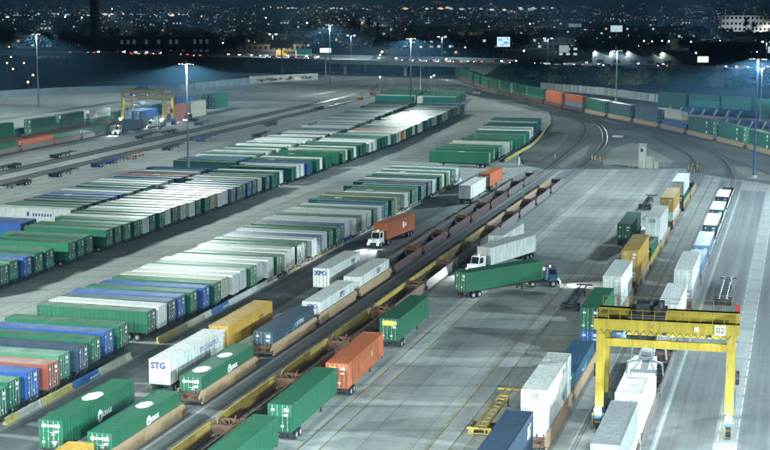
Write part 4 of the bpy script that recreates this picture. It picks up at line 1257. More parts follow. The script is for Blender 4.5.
    for e in (-1, 1):
        b.box(tx - 1.28, tx + 1.28, e * 5.9, e * 6.15, zs - .05, zs + .30)
        for s in (-1, 1):
            b.bar((tx + s * .6, e * 3.1, zs + .55), (tx + s * 1.75, e * 3.4, zs + .35), .22); b.bar((tx + s * 1.75, e * 3.4, zs + .4), (tx + s * 1.9, e * 3.4, zs - .9), .18)
            b.box(tx + s * 1.2, tx + s * 1.34, e * 5.9, e * 6.15, zs - .35, zs + .3); b.bar((tx + s * .4, e * 2.4, zs + .5), (tx + s * 1.1, e * 5.9, zs + .2), .16)
    b.build('spreader', M['spreader'], t)
    # driver's cab
    b = MB(); b.box(hx - 3.0, hx - 1.5, -1.2, .6, H - 4.0, H - 2.0) if not lamps else b.box(-hx + .9, -hx + 2.3, hy * .2 - .6, hy * .2 + 1.0, H - 3.4, H - 1.6)
    b.build('operator_cab', M['crane_dark'], t)
    if number:
        b = MB(); b.box(hx - 1.68, hx - .62, -hy - .50, -hy - .47, H - 1.2, H - .14); p = b.build('number_plate', M['placard'], t)
        lettering(number, .86, M['logo_dark'], p, (hx - 1.15, -hy - .507, H - .66), ROT_END, bold=.01)
        b = MB(); b.box(hx - 3.75, hx - 3.3, -hy - .50, -hy - .47, H - .9, H - .45); b.build('placard', M['placard'], t)
        b = MB(); b.box(hx + .25, hx + .75, hy + .45, hy + .62, H - .6, H + .75); b.build('red_cabinet', M['red'], t)
        for i in range(3):
            b = MB(); x = -hx + 1.9 + i * 4.6; b.box(x - .22, x + .22, -hy - .72, -hy - .48, H - 1.45, H - 1.2); b.box(x - .18, x + .18, -hy - .70, -hy - .5, H - 1.457, H - 1.451, 1)
            b.build('work_lamp', [M['dark'], M['lampface']], t)
    if lamps:
        for i, xx in enumerate((-hx * .62, 0, hx * .62)):
            b = MB(); b.box(xx - .3, xx + .3, -.25, .25, H - 1.95, H - 1.75); b.box(xx - .25, xx + .25, -.2, .2, H - 1.957, H - 1.951, 1)
            b.bar((xx, -hy + .3, H - 1.7), (xx, hy - .3, H - 1.7), .1); b.build('work_lamp', [M['dark'], M['lampface']], t)
            spot(t, (xx, 0, H - 2.05), power, 165, rad=.2, name='crane_light')
        for s in (-1, 1):
            b = MB(); b.tube((0, 0, 0), (0, -.5, .05), .05, n=6, m=1); b.tube((0, -.5, .05), (0, -.6, .05), .34, n=12); b.build('leg_lamp', [M['lampface'], M['dark']], t, (s * hx, -hy - 1.5, 2.35))
            spot(t, (s * hx, -hy - 1.4, 2.4), power * .06, 150, tilt=(-12, 0), rad=.12, name='leg_light')
            # upward spots without lamp bodies that wash the crane's steel from below
            spot(t, (s * hx * .5, -hy - 1.5, 2.6), 500, 120, tilt=(158, 0), rad=.15, name='up_light')
    return t
gantry(-19.3, -6.0, 151.6, 157.4, 11.8, 'yellow gantry crane numbered 02 straddling a train at the bottom right', '02', skew=R(2.2), power=1300)
gantry(-229.5, -213.5, 474, 481, 12.5, 'distant yellow gantry crane over stacks in the left yard', None, skew=R(-3), power=2500)

# ---------------------------------------------------------------- left yard
GL = 'well cars in the left yard'
lf = [(374.5, 'green', 'nearest green'), (393.5, 'orange', 'orange'), (413, 'green', 'second green'), (431.5, 'palegreen', 'pale green')]
for i, (y, c, w) in enumerate(lf):
    well_car(-220.4, y, 0, 'wellgrey', f'grey well car under the {w} container in the left yard', GL, ribs=False, first=(i == 0))
    lone_container(-220.4, y - 8.07, WZ, 0, 16.15, c, f'{w} container in the front train of the left yard', 'containers in the left yard')
lb = [(371, 'green', 'green', 'nearest'), (394, None, 'green', 'second'), (418, 'green', 'green', 'third')]
for i, y in enumerate((360.0, 381.0, 401.0, 428, 448.0, 468)):
    well_car(-236.5, y, 0, 'rust', f'rusty well car, {ordw(i + 1)} of the rear train in the left yard', 'well cars of the rear train in the left yard', ribs=False, first=(i == 0))
for i, (y, lo, hi) in enumerate(((360, 'green', 'green'), (381, 'green', 'green'), (401, 'green', 'green'), (428, 'palegreen', 'green'), (448, 'green', 'green'), (468, 'palegreen', 'white'))):
    stack(-236.5, y - 8.07, 16.15, lo, hi, f'lower {WORD[lo]} container of the {ordw(i + 1)} stack, rear train, left yard', f'upper {WORD[hi]} container of the {ordw(i + 1)} stack, rear train, left yard', 'containers of the rear train in the left yard')
for i, (y, c) in enumerate(((352, 'green'), (371, 'green'), (390, 'palegreen'), (410, 'green'), (430, 'teal'), (450, 'green'), (470, 'orange'), (490, 'green'), (510, 'blue'), (530, 'green'))):
    lone_container(-243.5, y - 8, 0, R(random.uniform(-.6, .6)), 16.15, c, f'{WORD[c]} container on the ground, {ordw(i + 1)} from the left behind the rear train, left yard', 'grounded containers in the left yard')
for i, (x, y, lo, hi) in enumerate(((-220.4, 466, 'palegreen', 'blue'), (-223.6, 466, 'steelblue', 'lightblue'), (-220.4, 492, 'orange', 'orange'), (-220.4, 510, 'cream', 'cream'), (-233, 528, 'white', 'blue'), (-228, 552, 'green', 'green'), (-231, 552, 'blue', 'green'))):
    stack(x, y, 14.6, lo, hi, f'lower {WORD[lo]} container in the {ordw(i + 1)} stack from the left crane', f'upper {WORD[hi]} container in the {ordw(i + 1)} stack from the left crane', 'stacks by the left crane', track_z=0.0)

# ---------------------------------------------------------------- yard hut, small kit
hx_, hy_ = at(642, 168)
t = empty('switch_hut', (hx_, hy_, 0), 0, 'pale switch tower and cabinets between the curving tracks', 'hut')
b = MB(); b.box(-.9, .9, -.9, .9, 0, 6.2); b.build('tower', PAINT['cream'], t)
b = MB(); b.box(-1.1, 1.1, -1.1, 1.1, 6.2, 6.4); b.build('roof', M['steel'], t)
b = MB(); b.box(1.0, 2.9, -.7, .8, 0, 3.0); b.box(3.2, 4.2, -.5, .5, 0, 1.8); b.build('cabinet', PAINT['cream'], t)
b = MB(); b.box(-.5, .2, -.93, -.905, .1, 2.1); b.build('door', M['steel'], t)
b = MB(); b.box(-.4, .3, -.93, -.905, 4.4, 5.2); b.build('window', M['glass'], t)
for i, (px, py, h) in enumerate(((629, 168, 1.2), (633, 168, 1.2), (649, 166, 2.2), (653, 165, 1.6), (592, 160, 1.2), (595, 160, 1.2), (600, 161, 1.2), (688, 170, 1.3), (692, 170, 1.3), (697, 170, 1.3), (745, 176, 1.4), (757, 178, 1.4), (761, 178, 1.4), (519, 165, 2.0), (555, 158, 1.0))):
    x, y = at(px, py); b = MB(); b.tube((0, 0, 0), (0, 0, h), .12, n=8); b.tube((0, 0, h), (0, 0, h + .05), .13, n=8)
    o = b.build('bollard', BMAT['yellow'] if px != 519 else M['placard'], None, (x, y, 0))
    tag(o, 'short yellow bollard guarding the edge of the yard where the tracks leave it', 'bollard', 'bollards at the yard throat')
for i, (px, py) in enumerate(((598, 160), (603, 160), (692, 167), (697, 165), (700, 168))):
    x, y = at(px, py); b = MB(); b.box(-.5, .5, -.35, .35, 0, .5); b.tube((0, 0, .5), (0, 0, 1.5), .05, n=6); b.box(-.2, .2, -.02, .02, 1.3, 1.75)
    tag(b.build('switch_stand', M['rust'], None, (x, y, 0)), 'small rusty switch stand beside the curving rails', 'switch stand', 'switch stands by the curving rails')
b = MB(); x, y = at(618, 137); b.box(-1.6, 1.6, -1.2, 1.2, 0, .5); tag(b.build('concrete_pad', M['runway'], None, (x, y, 0)), 'bright concrete pad between two curving tracks', 'pad')
# boxes, drums and loaders behind the block, before the overpass
for i, (px, py, nm) in enumerate(((360, 99, 'yellow'), (373, 95, 'orange'), (384, 97, 'tan'), (393, 94, 'orange'), (398, 95, 'yellow'), (452, 95, 'cream'), (476, 95, 'cream'), (478, 95, 'cream'), (447, 98, 'tan'))):
    x, y = at(px, py); t = empty('forklift', (x, y, 0), R(40 * i), f'small {nm} loader, {ordw(i + 1)} from the left before the overpass', 'loader', 'small loaders before the overpass')
    b = MB(); b.box(-.8, .8, -1.5, 1.2, .5, 1.4); b.box(-.7, .7, -1.0, .4, 1.41, 1.5); b.build('body', PAINT[nm], t)
    b = MB()
    for sx in (-.65, .65):
        for sy in (-.9, .4): b.tube((sx, sy, 1.5), (sx, sy, 2.6), .05, n=5)
    b.box(-.75, .75, -1.0, .5, 2.6, 2.7); b.build('cage', M['dark'], t)
    b = MB()
    for sx in (-.4, .4): b.box(sx - .06, sx + .06, 1.22, 1.34, .1, 3.0); b.box(sx - .07, sx + .07, 1.35, 2.4, .1, .16)
    b.build('fork_mast', M['dark'], t)
    for sx in (-.8, .8):
        for sy in (-1.0, .8): link('wheel', wheel_mesh(.4, .3), t, (sx, sy, .4))
for i, (px, py, h) in enumerate(((420.5, 95, 14), (380, 92, 7), (431, 92, 7), (434, 90, 7), (465, 60, 9))):
    x, y = at(px, py); t = empty('yard_lamp', (x, y, 0), 0, f'thin white lamp pole, {ordw(i + 1)} from the left before the overpass' if i else 'tall thin white pole among the farthest green trailers', 'lamp', 'thin poles before the overpass')
    b = MB(); b.tube((0, 0, 0), (0, 0, h), .14, .09, 8); b.build('pole', M['placard'] if i == 0 else M['steel'], t)
    if i:
        b = MB(); b.box(-.25, .25, -.15, .15, h - .1, h + .1); b.build('lamp_head', M['lampface'], t)

# chassis stacks and container wall at the right
MB_ = MB()
gi = 0
for i in range(4):
    for k in range(3):
        x0, y0 = -55 + i * 12.9, 602 - i * 8.4
        gi += 1
        nm = ['bottom', 'middle', 'top'][k]
        lone_container(x0, y0 + 1, k * (CH * .76 + .03), R(-90 - 33), 13.7, ['green', 'darkgreen', 'green', 'teal', 'darkgreen'][(i * 2 + k) % 5], f'{nm} green container, {ordw(i + 1)} column from the left of the container wall', 'containers of the green wall at the right', doors=False).scale = (1, 1, .76)
M['chassisblue2'] = M['chassisblue']
def rack_mesh():
    def make():
        b = MB()
        for k in range(4):
            z = .35 + k * .62
            for s in (-1, 1): b.box(s * .42, s * .55, 0, 12, z, z + .2)
            for y in (.1, 3, 6, 9, 11.7): b.box(-1.2, 1.2, y, y + .18, z + .21, z + .32)
            for s in (-1, 1): b.tube((s * .8, 1.6 + k * .3, z - .02), (s * 1.15, 1.6 + k * .3, z - .02), .3, n=10, m=1)
        for s in (-1, 1):
            for y in (.2, 11.6): b.box(s * 1.1 - .06, s * 1.1 + .06, y, y + .12, 0, 2.7)
        return b.mesh('chassis_stack', [M['chassisblue'], M['hub']])
    return cached('rack', make)
n_ = 0
for (px, py, cnt, dx, dy) in ((664, 112.5, 7, 4.6, -2.9), (720, 126, 6, 4.4, -3.2)):
    x, y = at(px, py)
    for i in range(cnt):
        n_ += 1
        o = link('chassis_stack', rack_mesh(), None, (x + dx * i, y + dy * i, 0), R(-100 if cnt == 7 else -95)); 
        tag(o, f'stack of folded blue chassis, {ordw(i + 1)} from the left, ' + ('before the green wall' if cnt == 7 else 'behind the curving train'), 'chassis stack', 'stacks of blue chassis at the right')
for i, (px, py, c) in enumerate(((668, 118, 'cream'), (676, 120.5, 'cream'))):
    x, y = at(px, py); lone_container(x + 3, y + 2, 0, R(35), 12.2, c, f'pale container, {ordw(i + 1)} from the left behind the curving train', 'pale containers behind the curving train')

# ---------------------------------------------------------------- walls
def wall(pts, h, th, m, label, name='wall'):
    b = MB()
    for (xa, ya), (xb, yb) in zip(pts, pts[1:]):
        d = Vector((xb - xa, yb - ya)).normalized(); nrm = Vector((-d.y, d.x)) * th
        b.slab([(xa, ya), (xb, yb), (xb + nrm.x, yb + nrm.y), (xa + nrm.x, ya + nrm.y)], 0, h)
        L_ = math.hypot(xb - xa, yb - ya); n = int(L_ / 6)
        for k in range(n + 1):
            px_, py_ = xa + d.x * k * 6, ya + d.y * k * 6
            b.slab([(px_ - .2 - nrm.x * .3, py_ - .2 - nrm.y * .3), (px_ + .2 - nrm.x * .3, py_ + .2 - nrm.y * .3), (px_ + .2 + nrm.x * 1.3, py_ + .2 + nrm.y * 1.3), (px_ - .2 + nrm.x * 1.3, py_ - .2 + nrm.y * 1.3)], 0, h + .12)
    o = b.build(name, m); return tag(o, label, 'wall')
M['wallpale'] = paint('pale_wall', (.30, .33, .32), .8, .5, .03, .3)
M['wallblue'] = paint('blue_wall', (.11, .15, .17), .8, .6, .03, .3)
wall([(-122, 712), (-88, 680), (-57, 636)], 3.4, .3, M['wallpale'], 'long pale concrete wall in front of the dark trees')
gw = wall([at(0, 98), at(70, 94), at(180, 91), at(250, 84)], 3.2, .3, M['wallblue'], 'dim bluish wall along the far left edge of the yard')
g0, g1 = at(250, 83.5), at(318, 80)
gw2 = wall([g0, g1], 3.6, .3, M['wallpale'], 'pale wall with graffiti left of the overpass')
d = Vector((g1[0] - g0[0], g1[1] - g0[1])); Lg = d.length; d.normalize(); nn = Vector((d.y, -d.x))
gr = random.Random(5)
for i in range(26):
    s_ = gr.uniform(2, Lg - 4); w_ = gr.uniform(1.2, 4.2); z_ = gr.uniform(.4, 1.3); h_ = gr.uniform(.8, 1.9)
    p_ = Vector(g0) + d * s_ + nn * .14
    k_ = 7; pts = []
    c_ = gr.choice(['yellow', 'blue', 'red', 'green', 'white', 'navy', 'purple'])
    b = MB(); ring = []
    for j in range(k_ * 2):
        a = math.pi * j / k_; rr = 1 if j % 2 else gr.uniform(.55, .9)
        ring.append((p_.x + d.x * math.cos(a) * w_ * .5 * rr, p_.y + d.y * math.cos(a) * w_ * .5 * rr, z_ + h_ * .5 + math.sin(a) * h_ * .5 * rr))
    b.v = ring; b.f = [tuple(range(len(ring)))]; b.m = [0]
    o = b.build('graffiti', PAINT[c_], gw2)

# ---------------------------------------------------------------- overpass
DA, DB = Vector((-620, 905)), Vector((-168, 797))   # near edge of the raised deck, left to right
DC = Vector((140, 722))
ZD = 8.2
def deck_pt(s, off, z):   # s metres from DB (negative to the left), off metres away from the camera
    d_ = (DC - DB).normalized() if s > 0 else (DB - DA).normalized(); n_ = Vector((-d_.y, d_.x))
    p = DB + d_ * s + n_ * off
    return (p.x, p.y, z)
ov = empty('overpass', (DB.x, DB.y, 0), 0, 'long concrete motorway overpass crossing the far end of the yard', 'bridge')
def world_child(b, name, m, root):
    o = b.build(name, m, root, (-root.location.x, -root.location.y, -root.location.z)); return o
SEG = [-460, -400, -340, -280, -220, -160, -110, -60, -20, -.01]
b = MB()
for s0, s1 in zip(SEG, SEG[1:]):
    P = [deck_pt(s0, 0, 0), deck_pt(s1, 0, 0), deck_pt(s1, 34, 0), deck_pt(s0, 34, 0)]
    b.slab([(p[0], p[1]) for p in P], ZD - 1.9, ZD)
world_child(b, 'deck', [M['road']], ov)
for off in (-.35, 17, 34):
    b = MB()
    for s0, s1 in zip(SEG, SEG[1:]):
        P = [deck_pt(s0, off, 0), deck_pt(s1, off, 0), deck_pt(s1, off + .34, 0), deck_pt(s0, off + .34, 0)]
        b.slab([(p[0], p[1]) for p in P], ZD - (2.1 if off < 0 or off > 30 else -.001), ZD + (.45 if off < 30 else 1.6))
    world_child(b, 'parapet', [M['wallpale'] if off < 30 else M['wallblue']], ov)
for s0 in (-225, -180, -135, -92, -52, -14):
    for off in (5, 28):
        b = MB(); p = deck_pt(s0, off, 0); b.tube((p[0], p[1], 0), (p[0], p[1], 4.2), 1.0, 1.0, 12); b.tube((p[0], p[1], 4.2), (p[0], p[1], ZD - 1.92), 1.0, 2.3, 12)
        world_child(b, 'pier', M['wallpale'], ov)
    b = MB(); P = [deck_pt(s0 - 1, 1, 0), deck_pt(s0 + 1, 1, 0), deck_pt(s0 + 1, 33, 0), deck_pt(s0 - 1, 33, 0)]
    b.slab([(p[0], p[1]) for p in P], ZD - 2.6, ZD - 1.92); world_child(b, 'pier_cap', M['wallpale'], ov)
# solid embankment to the right carries the same road; its face is a pale abutment, then a planted slope
b = MB()
for s0, s1 in ((0, 60), (60, 130), (130, 210), (210, 300)):
    za, zb = 7.3, 7.3
    b.slab([deck_pt(s0, .3, 0)[:2], deck_pt(s1, .3, 0)[:2], deck_pt(s1, 34, 0)[:2], deck_pt(s0, 34, 0)[:2]], 0, ZD - .002)
struct('road_embankment', b, M['road'])
b = MB()
b.slab([deck_pt(-9, -.6, 0)[:2], deck_pt(46, -.6, 0)[:2], deck_pt(46, .29, 0)[:2], deck_pt(-9, .29, 0)[:2]], 0, ZD + .2)
tag(b.build('abutment', M['wallpale']), 'pale concrete abutment where the overpass meets the planted slope', 'wall')
b = MB()
A0, A1 = deck_pt(20, -1, 0), deck_pt(300, -1, 0)
for s0, s1 in ((10, 60), (60, 110), (110, 170), (170, 240), (240, 300)):
    w0, w1 = (34, 46) if s0 == 10 else (46, 60)
    a_, b_, c_, d_ = deck_pt(s0, -w0, .02), deck_pt(s1, -w1, .02), deck_pt(s1, -.7, ZD - .3), deck_pt(s0, -.7, ZD - .3)
    b.quad(a_, b_, c_, d_)
struct('planted_slope', b, M['earth'])
b = MB()
for s0, s1 in ((0, 100), (100, 200), (200, 300)):
    b.slab([deck_pt(s0, -.3, 0)[:2], deck_pt(s1, -.3, 0)[:2], deck_pt(s1, .28, 0)[:2], deck_pt(s0, .28, 0)[:2]], ZD - .4, ZD + .5)
tag(b.build('guard_wall', M['wallpale']), 'low pale parapet along the road above the trees', 'wall')
for s_, p_ in ((-150, 26), (-95, 34), (-35, 30), (30, 16), (150, 6)):
    x, y, _ = deck_pt(s_, 17, 0)
    t = empty('street_lamp', (x, y, ZD), 0, f'tall road lamp over the overpass, {ordw([-150, -95, -35, 30, 150].index(s_) + 1)} from the left', 'street lamp', 'road lamps of the overpass')
    b = MB(); b.tube((0, 0, 0), (0, 0, 14), .16, .1, 8); b.bar((-2, 0, 13.9), (2, 0, 13.9), .12); b.build('pole', M['steel'], t)
    for q_ in (-2, 2):
        b = MB(); b.box(q_ - .4, q_ + .4, -.2, .2, 13.7, 13.86); b.build('lamp_head', M['lampface'], t)
    spot(t, (0, 0, 13.3), p_ * K * 1.3, 165, rad=.4)

# ---------------------------------------------------------------- vehicles on the road
def car_proto(kind, col):
    t = empty('car')
    b = MB()
    if kind == 'car':
        b.prism([(-2.2, .35), (2.2, .35), (2.25, .75), (1.2, .95), (-2.15, 1.0)], -.9, .9)
        b.prism([(-1.8, .99), (.95, .93), (.35, 1.45), (-1.3, 1.47)], -.78, .78)
    else:
        b.box(-1.2, 1.2, -4.2, 1.2, 1.0, 3.9); b.prism([(1.3, .5), (3.2, .5), (3.3, 1.5), (2.7, 2.6), (1.3, 2.6)], -1.1, 1.1); b.box(-.5, .5, -4.1, 1.3, .6, .95)
    b.build('body', PAINT[col], t)
    b = MB()
    if kind == 'car': b.prism([(-1.6, 1.03), (.8, 1.0), (.36, 1.40), (-1.25, 1.42)], -.80, .80)
    else: b.prism([(3.0, 1.6), (3.05, 1.6), (2.76, 2.45), (2.71, 2.45)][::-1], -1.0, 1.0)
    b.build('window', M['glass'], t)
    fy = 2.24 if kind == 'car' else 3.28; by = -2.2 if kind == 'car' else -4.2
    for s in (-1, 1):
        b = MB(); b.box(s * .7 - .16, s * .7 + .16, fy, fy + .05, .6, .8); b.build('headlight', M['head'], t)
        b = MB(); b.box(s * .7 - .18, s * .7 + .18, by - .05, by, .7, .9); b.build('taillight', M['tail'], t)
        for y_ in ((-1.35, 1.4) if kind == 'car' else (-3.0, 2.3)):
            link('wheel', wheel_mesh(.33 if kind == 'car' else .48, .24), t, (s * .8, y_, .33 if kind == 'car' else .48))
    return t
VP = {}
cr = random.Random(11)
vn = 0
def vehicle(s, off, z, kind, col, toward, label):
    k_ = (kind, col)
    if k_ not in VP: VP[k_] = car_proto(kind, col); t = VP[k_]
    else: t = dup(VP[k_])
    x, y, _ = deck_pt(s, off, 0)
    d_ = (DC - DB).normalized() if s > 0 else (DB - DA).normalized()
    a = math.atan2(-d_.x, d_.y) + (0 if toward > 0 else math.pi) + R(cr.uniform(-4, 4))
    t.location = (x, y, z); t.rotation_euler = (0, 0, a)
    tag(t, label, 'truck' if kind == 'truck' else 'car', 'vehicles on the overpass road')
    return t
spots_ = sorted([cr.uniform(-300, 262) for _ in range(66)])
last = -999
for i, s_ in enumerate(spots_):
    if s_ - last < 5.5: s_ = last + 5.5
    last = s_
    lane = cr.choice([3, 6.7, 10.4, 21, 24.7, 28.4]); c_ = cr.choice(['white', 'grey', 'navy', 'red', 'cream', 'steelblue', 'darkgreen'])
    vehicle(s_, lane, ZD, 'car', c_, 1 if lane > 17 else -1, f'{WORD[c_]} car on the {"near" if lane < 17 else "far"} carriageway, {ordw(i + 1)} car from the left on the overpass road')
vehicle(-148, 25, ZD, 'truck', 'yellow', 1, 'yellow box truck on the overpass, left of the white lit sign')
vehicle(-136, 28, ZD, 'truck', 'white', 1, 'white box truck beside the yellow one on the overpass')
vehicle(40, 6, ZD, 'truck', 'steelblue', -1, 'blue grey box truck on the road above the planted slope')

# ---------------------------------------------------------------- trees
LEAF = {}
for nm_, c_ in (('dark', (.034, .066, .030)), ('mid', (.070, .110, .045)), ('olive', (.12, .12, .055))):
    m_ = principled('foliage_' + nm_, c_, .95, spec=.05); N_, L_, B_ = nodes(m_)
    g_ = N_.new('ShaderNodeNewGeometry'); n_1 = N_.new('ShaderNodeTexNoise'); n_1.inputs['Scale'].default_value = .7; n_1.inputs['Detail'].default_value = 4
    L_.new(g_.outputs['Position'], n_1.inputs['Vector'])
    r_ = N_.new('ShaderNodeMapRange'); r_.inputs[1].default_value = .3; r_.inputs[2].default_value = .7; r_.inputs[3].default_value = .5; r_.inputs[4].default_value = 1.7
    L_.new(n_1.outputs[0], r_.inputs[0]); s_c = N_.new('ShaderNodeVectorMath'); s_c.operation = 'SCALE'; s_c.inputs[0].default_value = c_
    L_.new(r_.outputs[0], s_c.inputs[3]); L_.new(s_c.outputs[0], B_.inputs['Base Color'])
    LEAF[nm_] = m_
bark = principled('bark', (.09, .075, .06), .9)
def crown_mesh(seed, w, h, n=900, leaf=.42, z0=None):
    rr = random.Random(seed); b = MB(); z0 = h * .28 if z0 is None else z0
    cl = [(rr.uniform(-.32, .32) * w, rr.uniform(-.32, .32) * w, z0 + rr.uniform(.15, .85) * (h - z0), rr.uniform(.16, .30) * w) for _ in range(13)]
    for i in range(n):
        cx0, cy0, cz0, cr0 = rr.choice(cl)
        v = Vector((rr.gauss(0, 1), rr.gauss(0, 1), rr.gauss(0, .8))).normalized() * cr0 * rr.uniform(.55, 1.08)
        p = Vector((cx0, cy0, cz0)) + v
        a = Vector((rr.uniform(-1, 1), rr.uniform(-1, 1), rr.uniform(-1, 1))).normalized(); c2 = a.cross(v.normalized() + Vector((.01, .02, .03))).normalized()
        l = leaf * rr.uniform(.6, 1.5)
        b.quad(tuple(p - a * l - c2 * l * .6), tuple(p + a * l - c2 * l * .6), tuple(p + a * l * .7 + c2 * l * .7), tuple(p - a * l * .7 + c2 * l * .7))
    return b.mesh('crown', [LEAF['dark']])
def trunk_mesh(seed, h, w):
    rr = random.Random(seed); b = MB(); b.tube((0, 0, 0), (.1, .05, h * .45), .035 * h, .02 * h, 8)
    for i in range(5):
        a = i * 1.3 + rr.random(); b.tube((.08, .04, h * (.28 + .04 * i)), (math.cos(a) * w * .28, math.sin(a) * w * .28, h * (.55 + .06 * i)), .012 * h, .005 * h, 6)
    return b.mesh('trunk', [bark])
tn = [0]
def tree(x, y, z, w, h, mat, label, group=None, seed=0, low=False):
    sc_ = seed % 5
    t = empty('tree', (x, y, z), random.uniform(0, 6.28), label, 'tree', group)
    k_ = ('crown', sc_, low)
    c = link('crown', cached(k_, lambda: crown_mesh(sc_ + (50 if low else 0), 10, 10, 1000, .42, .6 if low else None)), t); setmat(c, 0, LEAF[mat])
    link('trunk', cached(('trunk', sc_), lambda: trunk_mesh(sc_, 10, 10)), t)
    t.scale = (w / 10, w / 10, h / 10)
    return t
tr = random.Random(3)
# the big dark trees by the abutment and along the slope
for i, (px, py, w, h, mt) in enumerate(((505, 83, 12, 7.5, 'dark'), (520, 82, 13, 10.5, 'dark'), (530, 84, 14, 12, 'dark'), (541, 86, 12, 9, 'dark'), (512, 86, 9, 5, 'dark'), (553, 89, 9, 6, 'mid'))):
    x, y = at(px, py); tree(x, y + 8, .3, w, h, mt, f'dark round tree, {ordw(i + 1)} from the left by the pale abutment', 'dark trees by the abutment', i)
n_ = 0
for i in range(44):
    s_ = 62 + i * 4.4 + tr.uniform(-1.5, 1.5); off = -tr.uniform(6, 44) if i % 3 else -tr.uniform(34, 46); zz = max(.1, (ZD - .3) * (1 - (-off) / 50))
    x, y, _ = deck_pt(s_, off, 0); n_ += 1
    h_ = min(tr.uniform(5.5, 10.5), 10.0 - zz); tree(x, y, zz, tr.uniform(6.5, 12), h_, tr.choice(['dark', 'dark', 'mid', 'olive']), f'bushy slope tree, {ordw(n_)} from the left between the pale wall and the road', 'bushy trees on the planted slope', i + 1, low=True)
for i in range(26):
    s_ = 38 + i * 8.0; x, y, _ = deck_pt(s_, -tr.uniform(26, 40), 0)
    tree(x, y, .6, tr.uniform(7, 10), tr.uniform(3, 5), tr.choice(['dark', 'mid', 'olive']), f'low shrub, {ordw(i + 1)} from the left at the foot of the planted slope', 'low shrubs at the foot of the slope', i, low=True)
# trees beyond the road
def palm(x, y, h, label):
    t = empty('palm_tree', (x, y, 0), random.uniform(0, 6), label, 'palm tree', 'palm trees beyond the overpass')
    def mk():
        b = MB(); rr = random.Random(2)
        for i in range(34):
            a = i * 2.4; e0 = rr.uniform(-.9, 1.1); L_ = 2.6; p = Vector((0, 0, 10)); d0 = Vector((math.cos(a) * math.cos(e0), math.sin(a) * math.cos(e0), math.sin(e0)))
            for k in range(4):
                q_ = p + d0 * L_ / 4; sd = d0.cross(Vector((0, 0, 1))).normalized() * .45 * (1 - k / 5)
                b.quad(tuple(p - sd), tuple(p + sd), tuple(q_ + sd * .8), tuple(q_ - sd * .8)); p = q_; d0 = (d0 + Vector((0, 0, -.28))).normalized()
        return b.mesh('crown', [LEAF['mid']])
    c = link('crown', cached('palmc', mk), t)
    def mt():
        b = MB(); b.tube((0, 0, 0), (.1, 0, 5), .24, .19, 8); b.tube((.1, 0, 5), (0, 0, 10), .19, .16, 8); return b.mesh('trunk', [bark])
    link('trunk', cached('palmt', mt), t); t.scale = (h / 10 * .9, h / 10 * .9, h / 10)
    return t
for i, (px, h) in enumerate(((330, 17), (343, 22), (347, 24), (352, 21), (362, 24), (371, 20), (461, 15), (745, 22), (753, 19), (389, 16), (640, 16))):
    x, y = at(px, 52 if px < 700 else 45); palm(x, y + (20 if px < 700 else 0), h, f'tall palm tree, {ordw(i + 1)} of the scattered palms beyond the overpass')
for i in range(120):
    px = tr.uniform(-20, 790); py = tr.choice([tr.uniform(46, 54), tr.uniform(36, 50)]); x, y = at(px, py)
    tree(x, y, 0, tr.uniform(12, 22), tr.uniform(8, 15), tr.choice(['dark', 'dark', 'mid']), 'dark leafy tree among the dim buildings beyond the overpass', 'dark trees beyond the overpass', i)

# ---------------------------------------------------------------- buildings beyond the yard
WALLS = [paint('wall_' + n_, c, .85, .4, .02, .2) for n_, c in (('grey', (.16, .17, .17)), ('brown', (.12, .10, .08)), ('pale', (.30, .31, .30)), ('slate', (.09, .115, .13)), ('tan', (.20, .17, .12)))]
roofm = principled('flat_roof', (.05, .055, .06), .9)
WIN = [emit('window_warm', (1.0, .66, .32), .45), emit('window_cool', (.62, .88, 1.0), .5), emit('window_dim', (.55, .75, .8), .045)]
def building(x, y, rz, w, d, h, wallm, label, group=None, floors=None, lit=.3, seed=0, wincol=None, extra=None):
    """front looks to -Y; every window is a pane set in the wall, some of them lit"""
    t = empty('building', (x, y, 0), rz, label, 'building', group)
    b = MB(); b.box(-w / 2, w / 2, 0, d, 0, h); b.build('wall', wallm, t)
    b = MB(); b.box(-w / 2 - .2, w / 2 + .2, -.2, d + .2, h, h + .35); b.box(-w / 2 + .1, w / 2 - .1, .1, d - .1, h + .351, h + .40)
    for k in range(3): rx = (-.3 + .3 * k) * w; b.box(rx, rx + min(3, w * .1), d * .4, d * .4 + 2.5, h + .401, h + 1.8)
    b.build('roof', roofm, t)
    rr = random.Random(seed)
    fl = floors or max(1, int(h / 3.6)); nw = max(2, int(w / 4.2)); fh = h / fl
    if nw * fl > 100: nw = max(2, 100 // fl)
    for f in range(fl):
        for k in range(nw):
            cx0 = -w / 2 + (k + .5) * w / nw; z0 = f * fh + fh * .35
            on = rr.random() < lit
            m_ = M['glass'] if not on else WIN[rr.choice([0, 1, 1, 2, 2])] if wincol is None else WIN[wincol]
            key = ('win', round(w / nw * .5, 1), round(fh * .42, 1))
            def mk(a=w / nw * .25, c=fh * .42):
                q_ = MB(); q_.box(-a, a, -.06, -.02, 0, c); q_.box(-a - .1, a + .1, -.12, -.01, -.14, -.01, 1); return q_.mesh('window', [M['glass'], M['wallpale']])
            o = link('window', cached(key, mk), t, (cx0, 0, z0)); setmat(o, 0, m_)
    return t
def facing(x, y): return math.atan2(-x, y) + R(0)
def bld(px, py, w, d, h, wi, label, **kw):
    x, y = at(px, py); return building(x, y, facing(x, y) + R(kw.pop('turn', 0)), w, d, h, WALLS[wi], label, **kw)
bld(470, 55.5, 52, 22, 13, 0, 'long grey apartment block with a few lit windows behind the overpass', lit=.16, seed=4, floors=3)
bld(434, 54, 26, 20, 11, 3, 'low dark block left of the grey apartment block', lit=.25, seed=5)
bld(165, 58, 66, 40, 15, 3, 'big dark warehouse with a band of lit windows at the left', lit=.75, seed=6, floors=2, wincol=2)
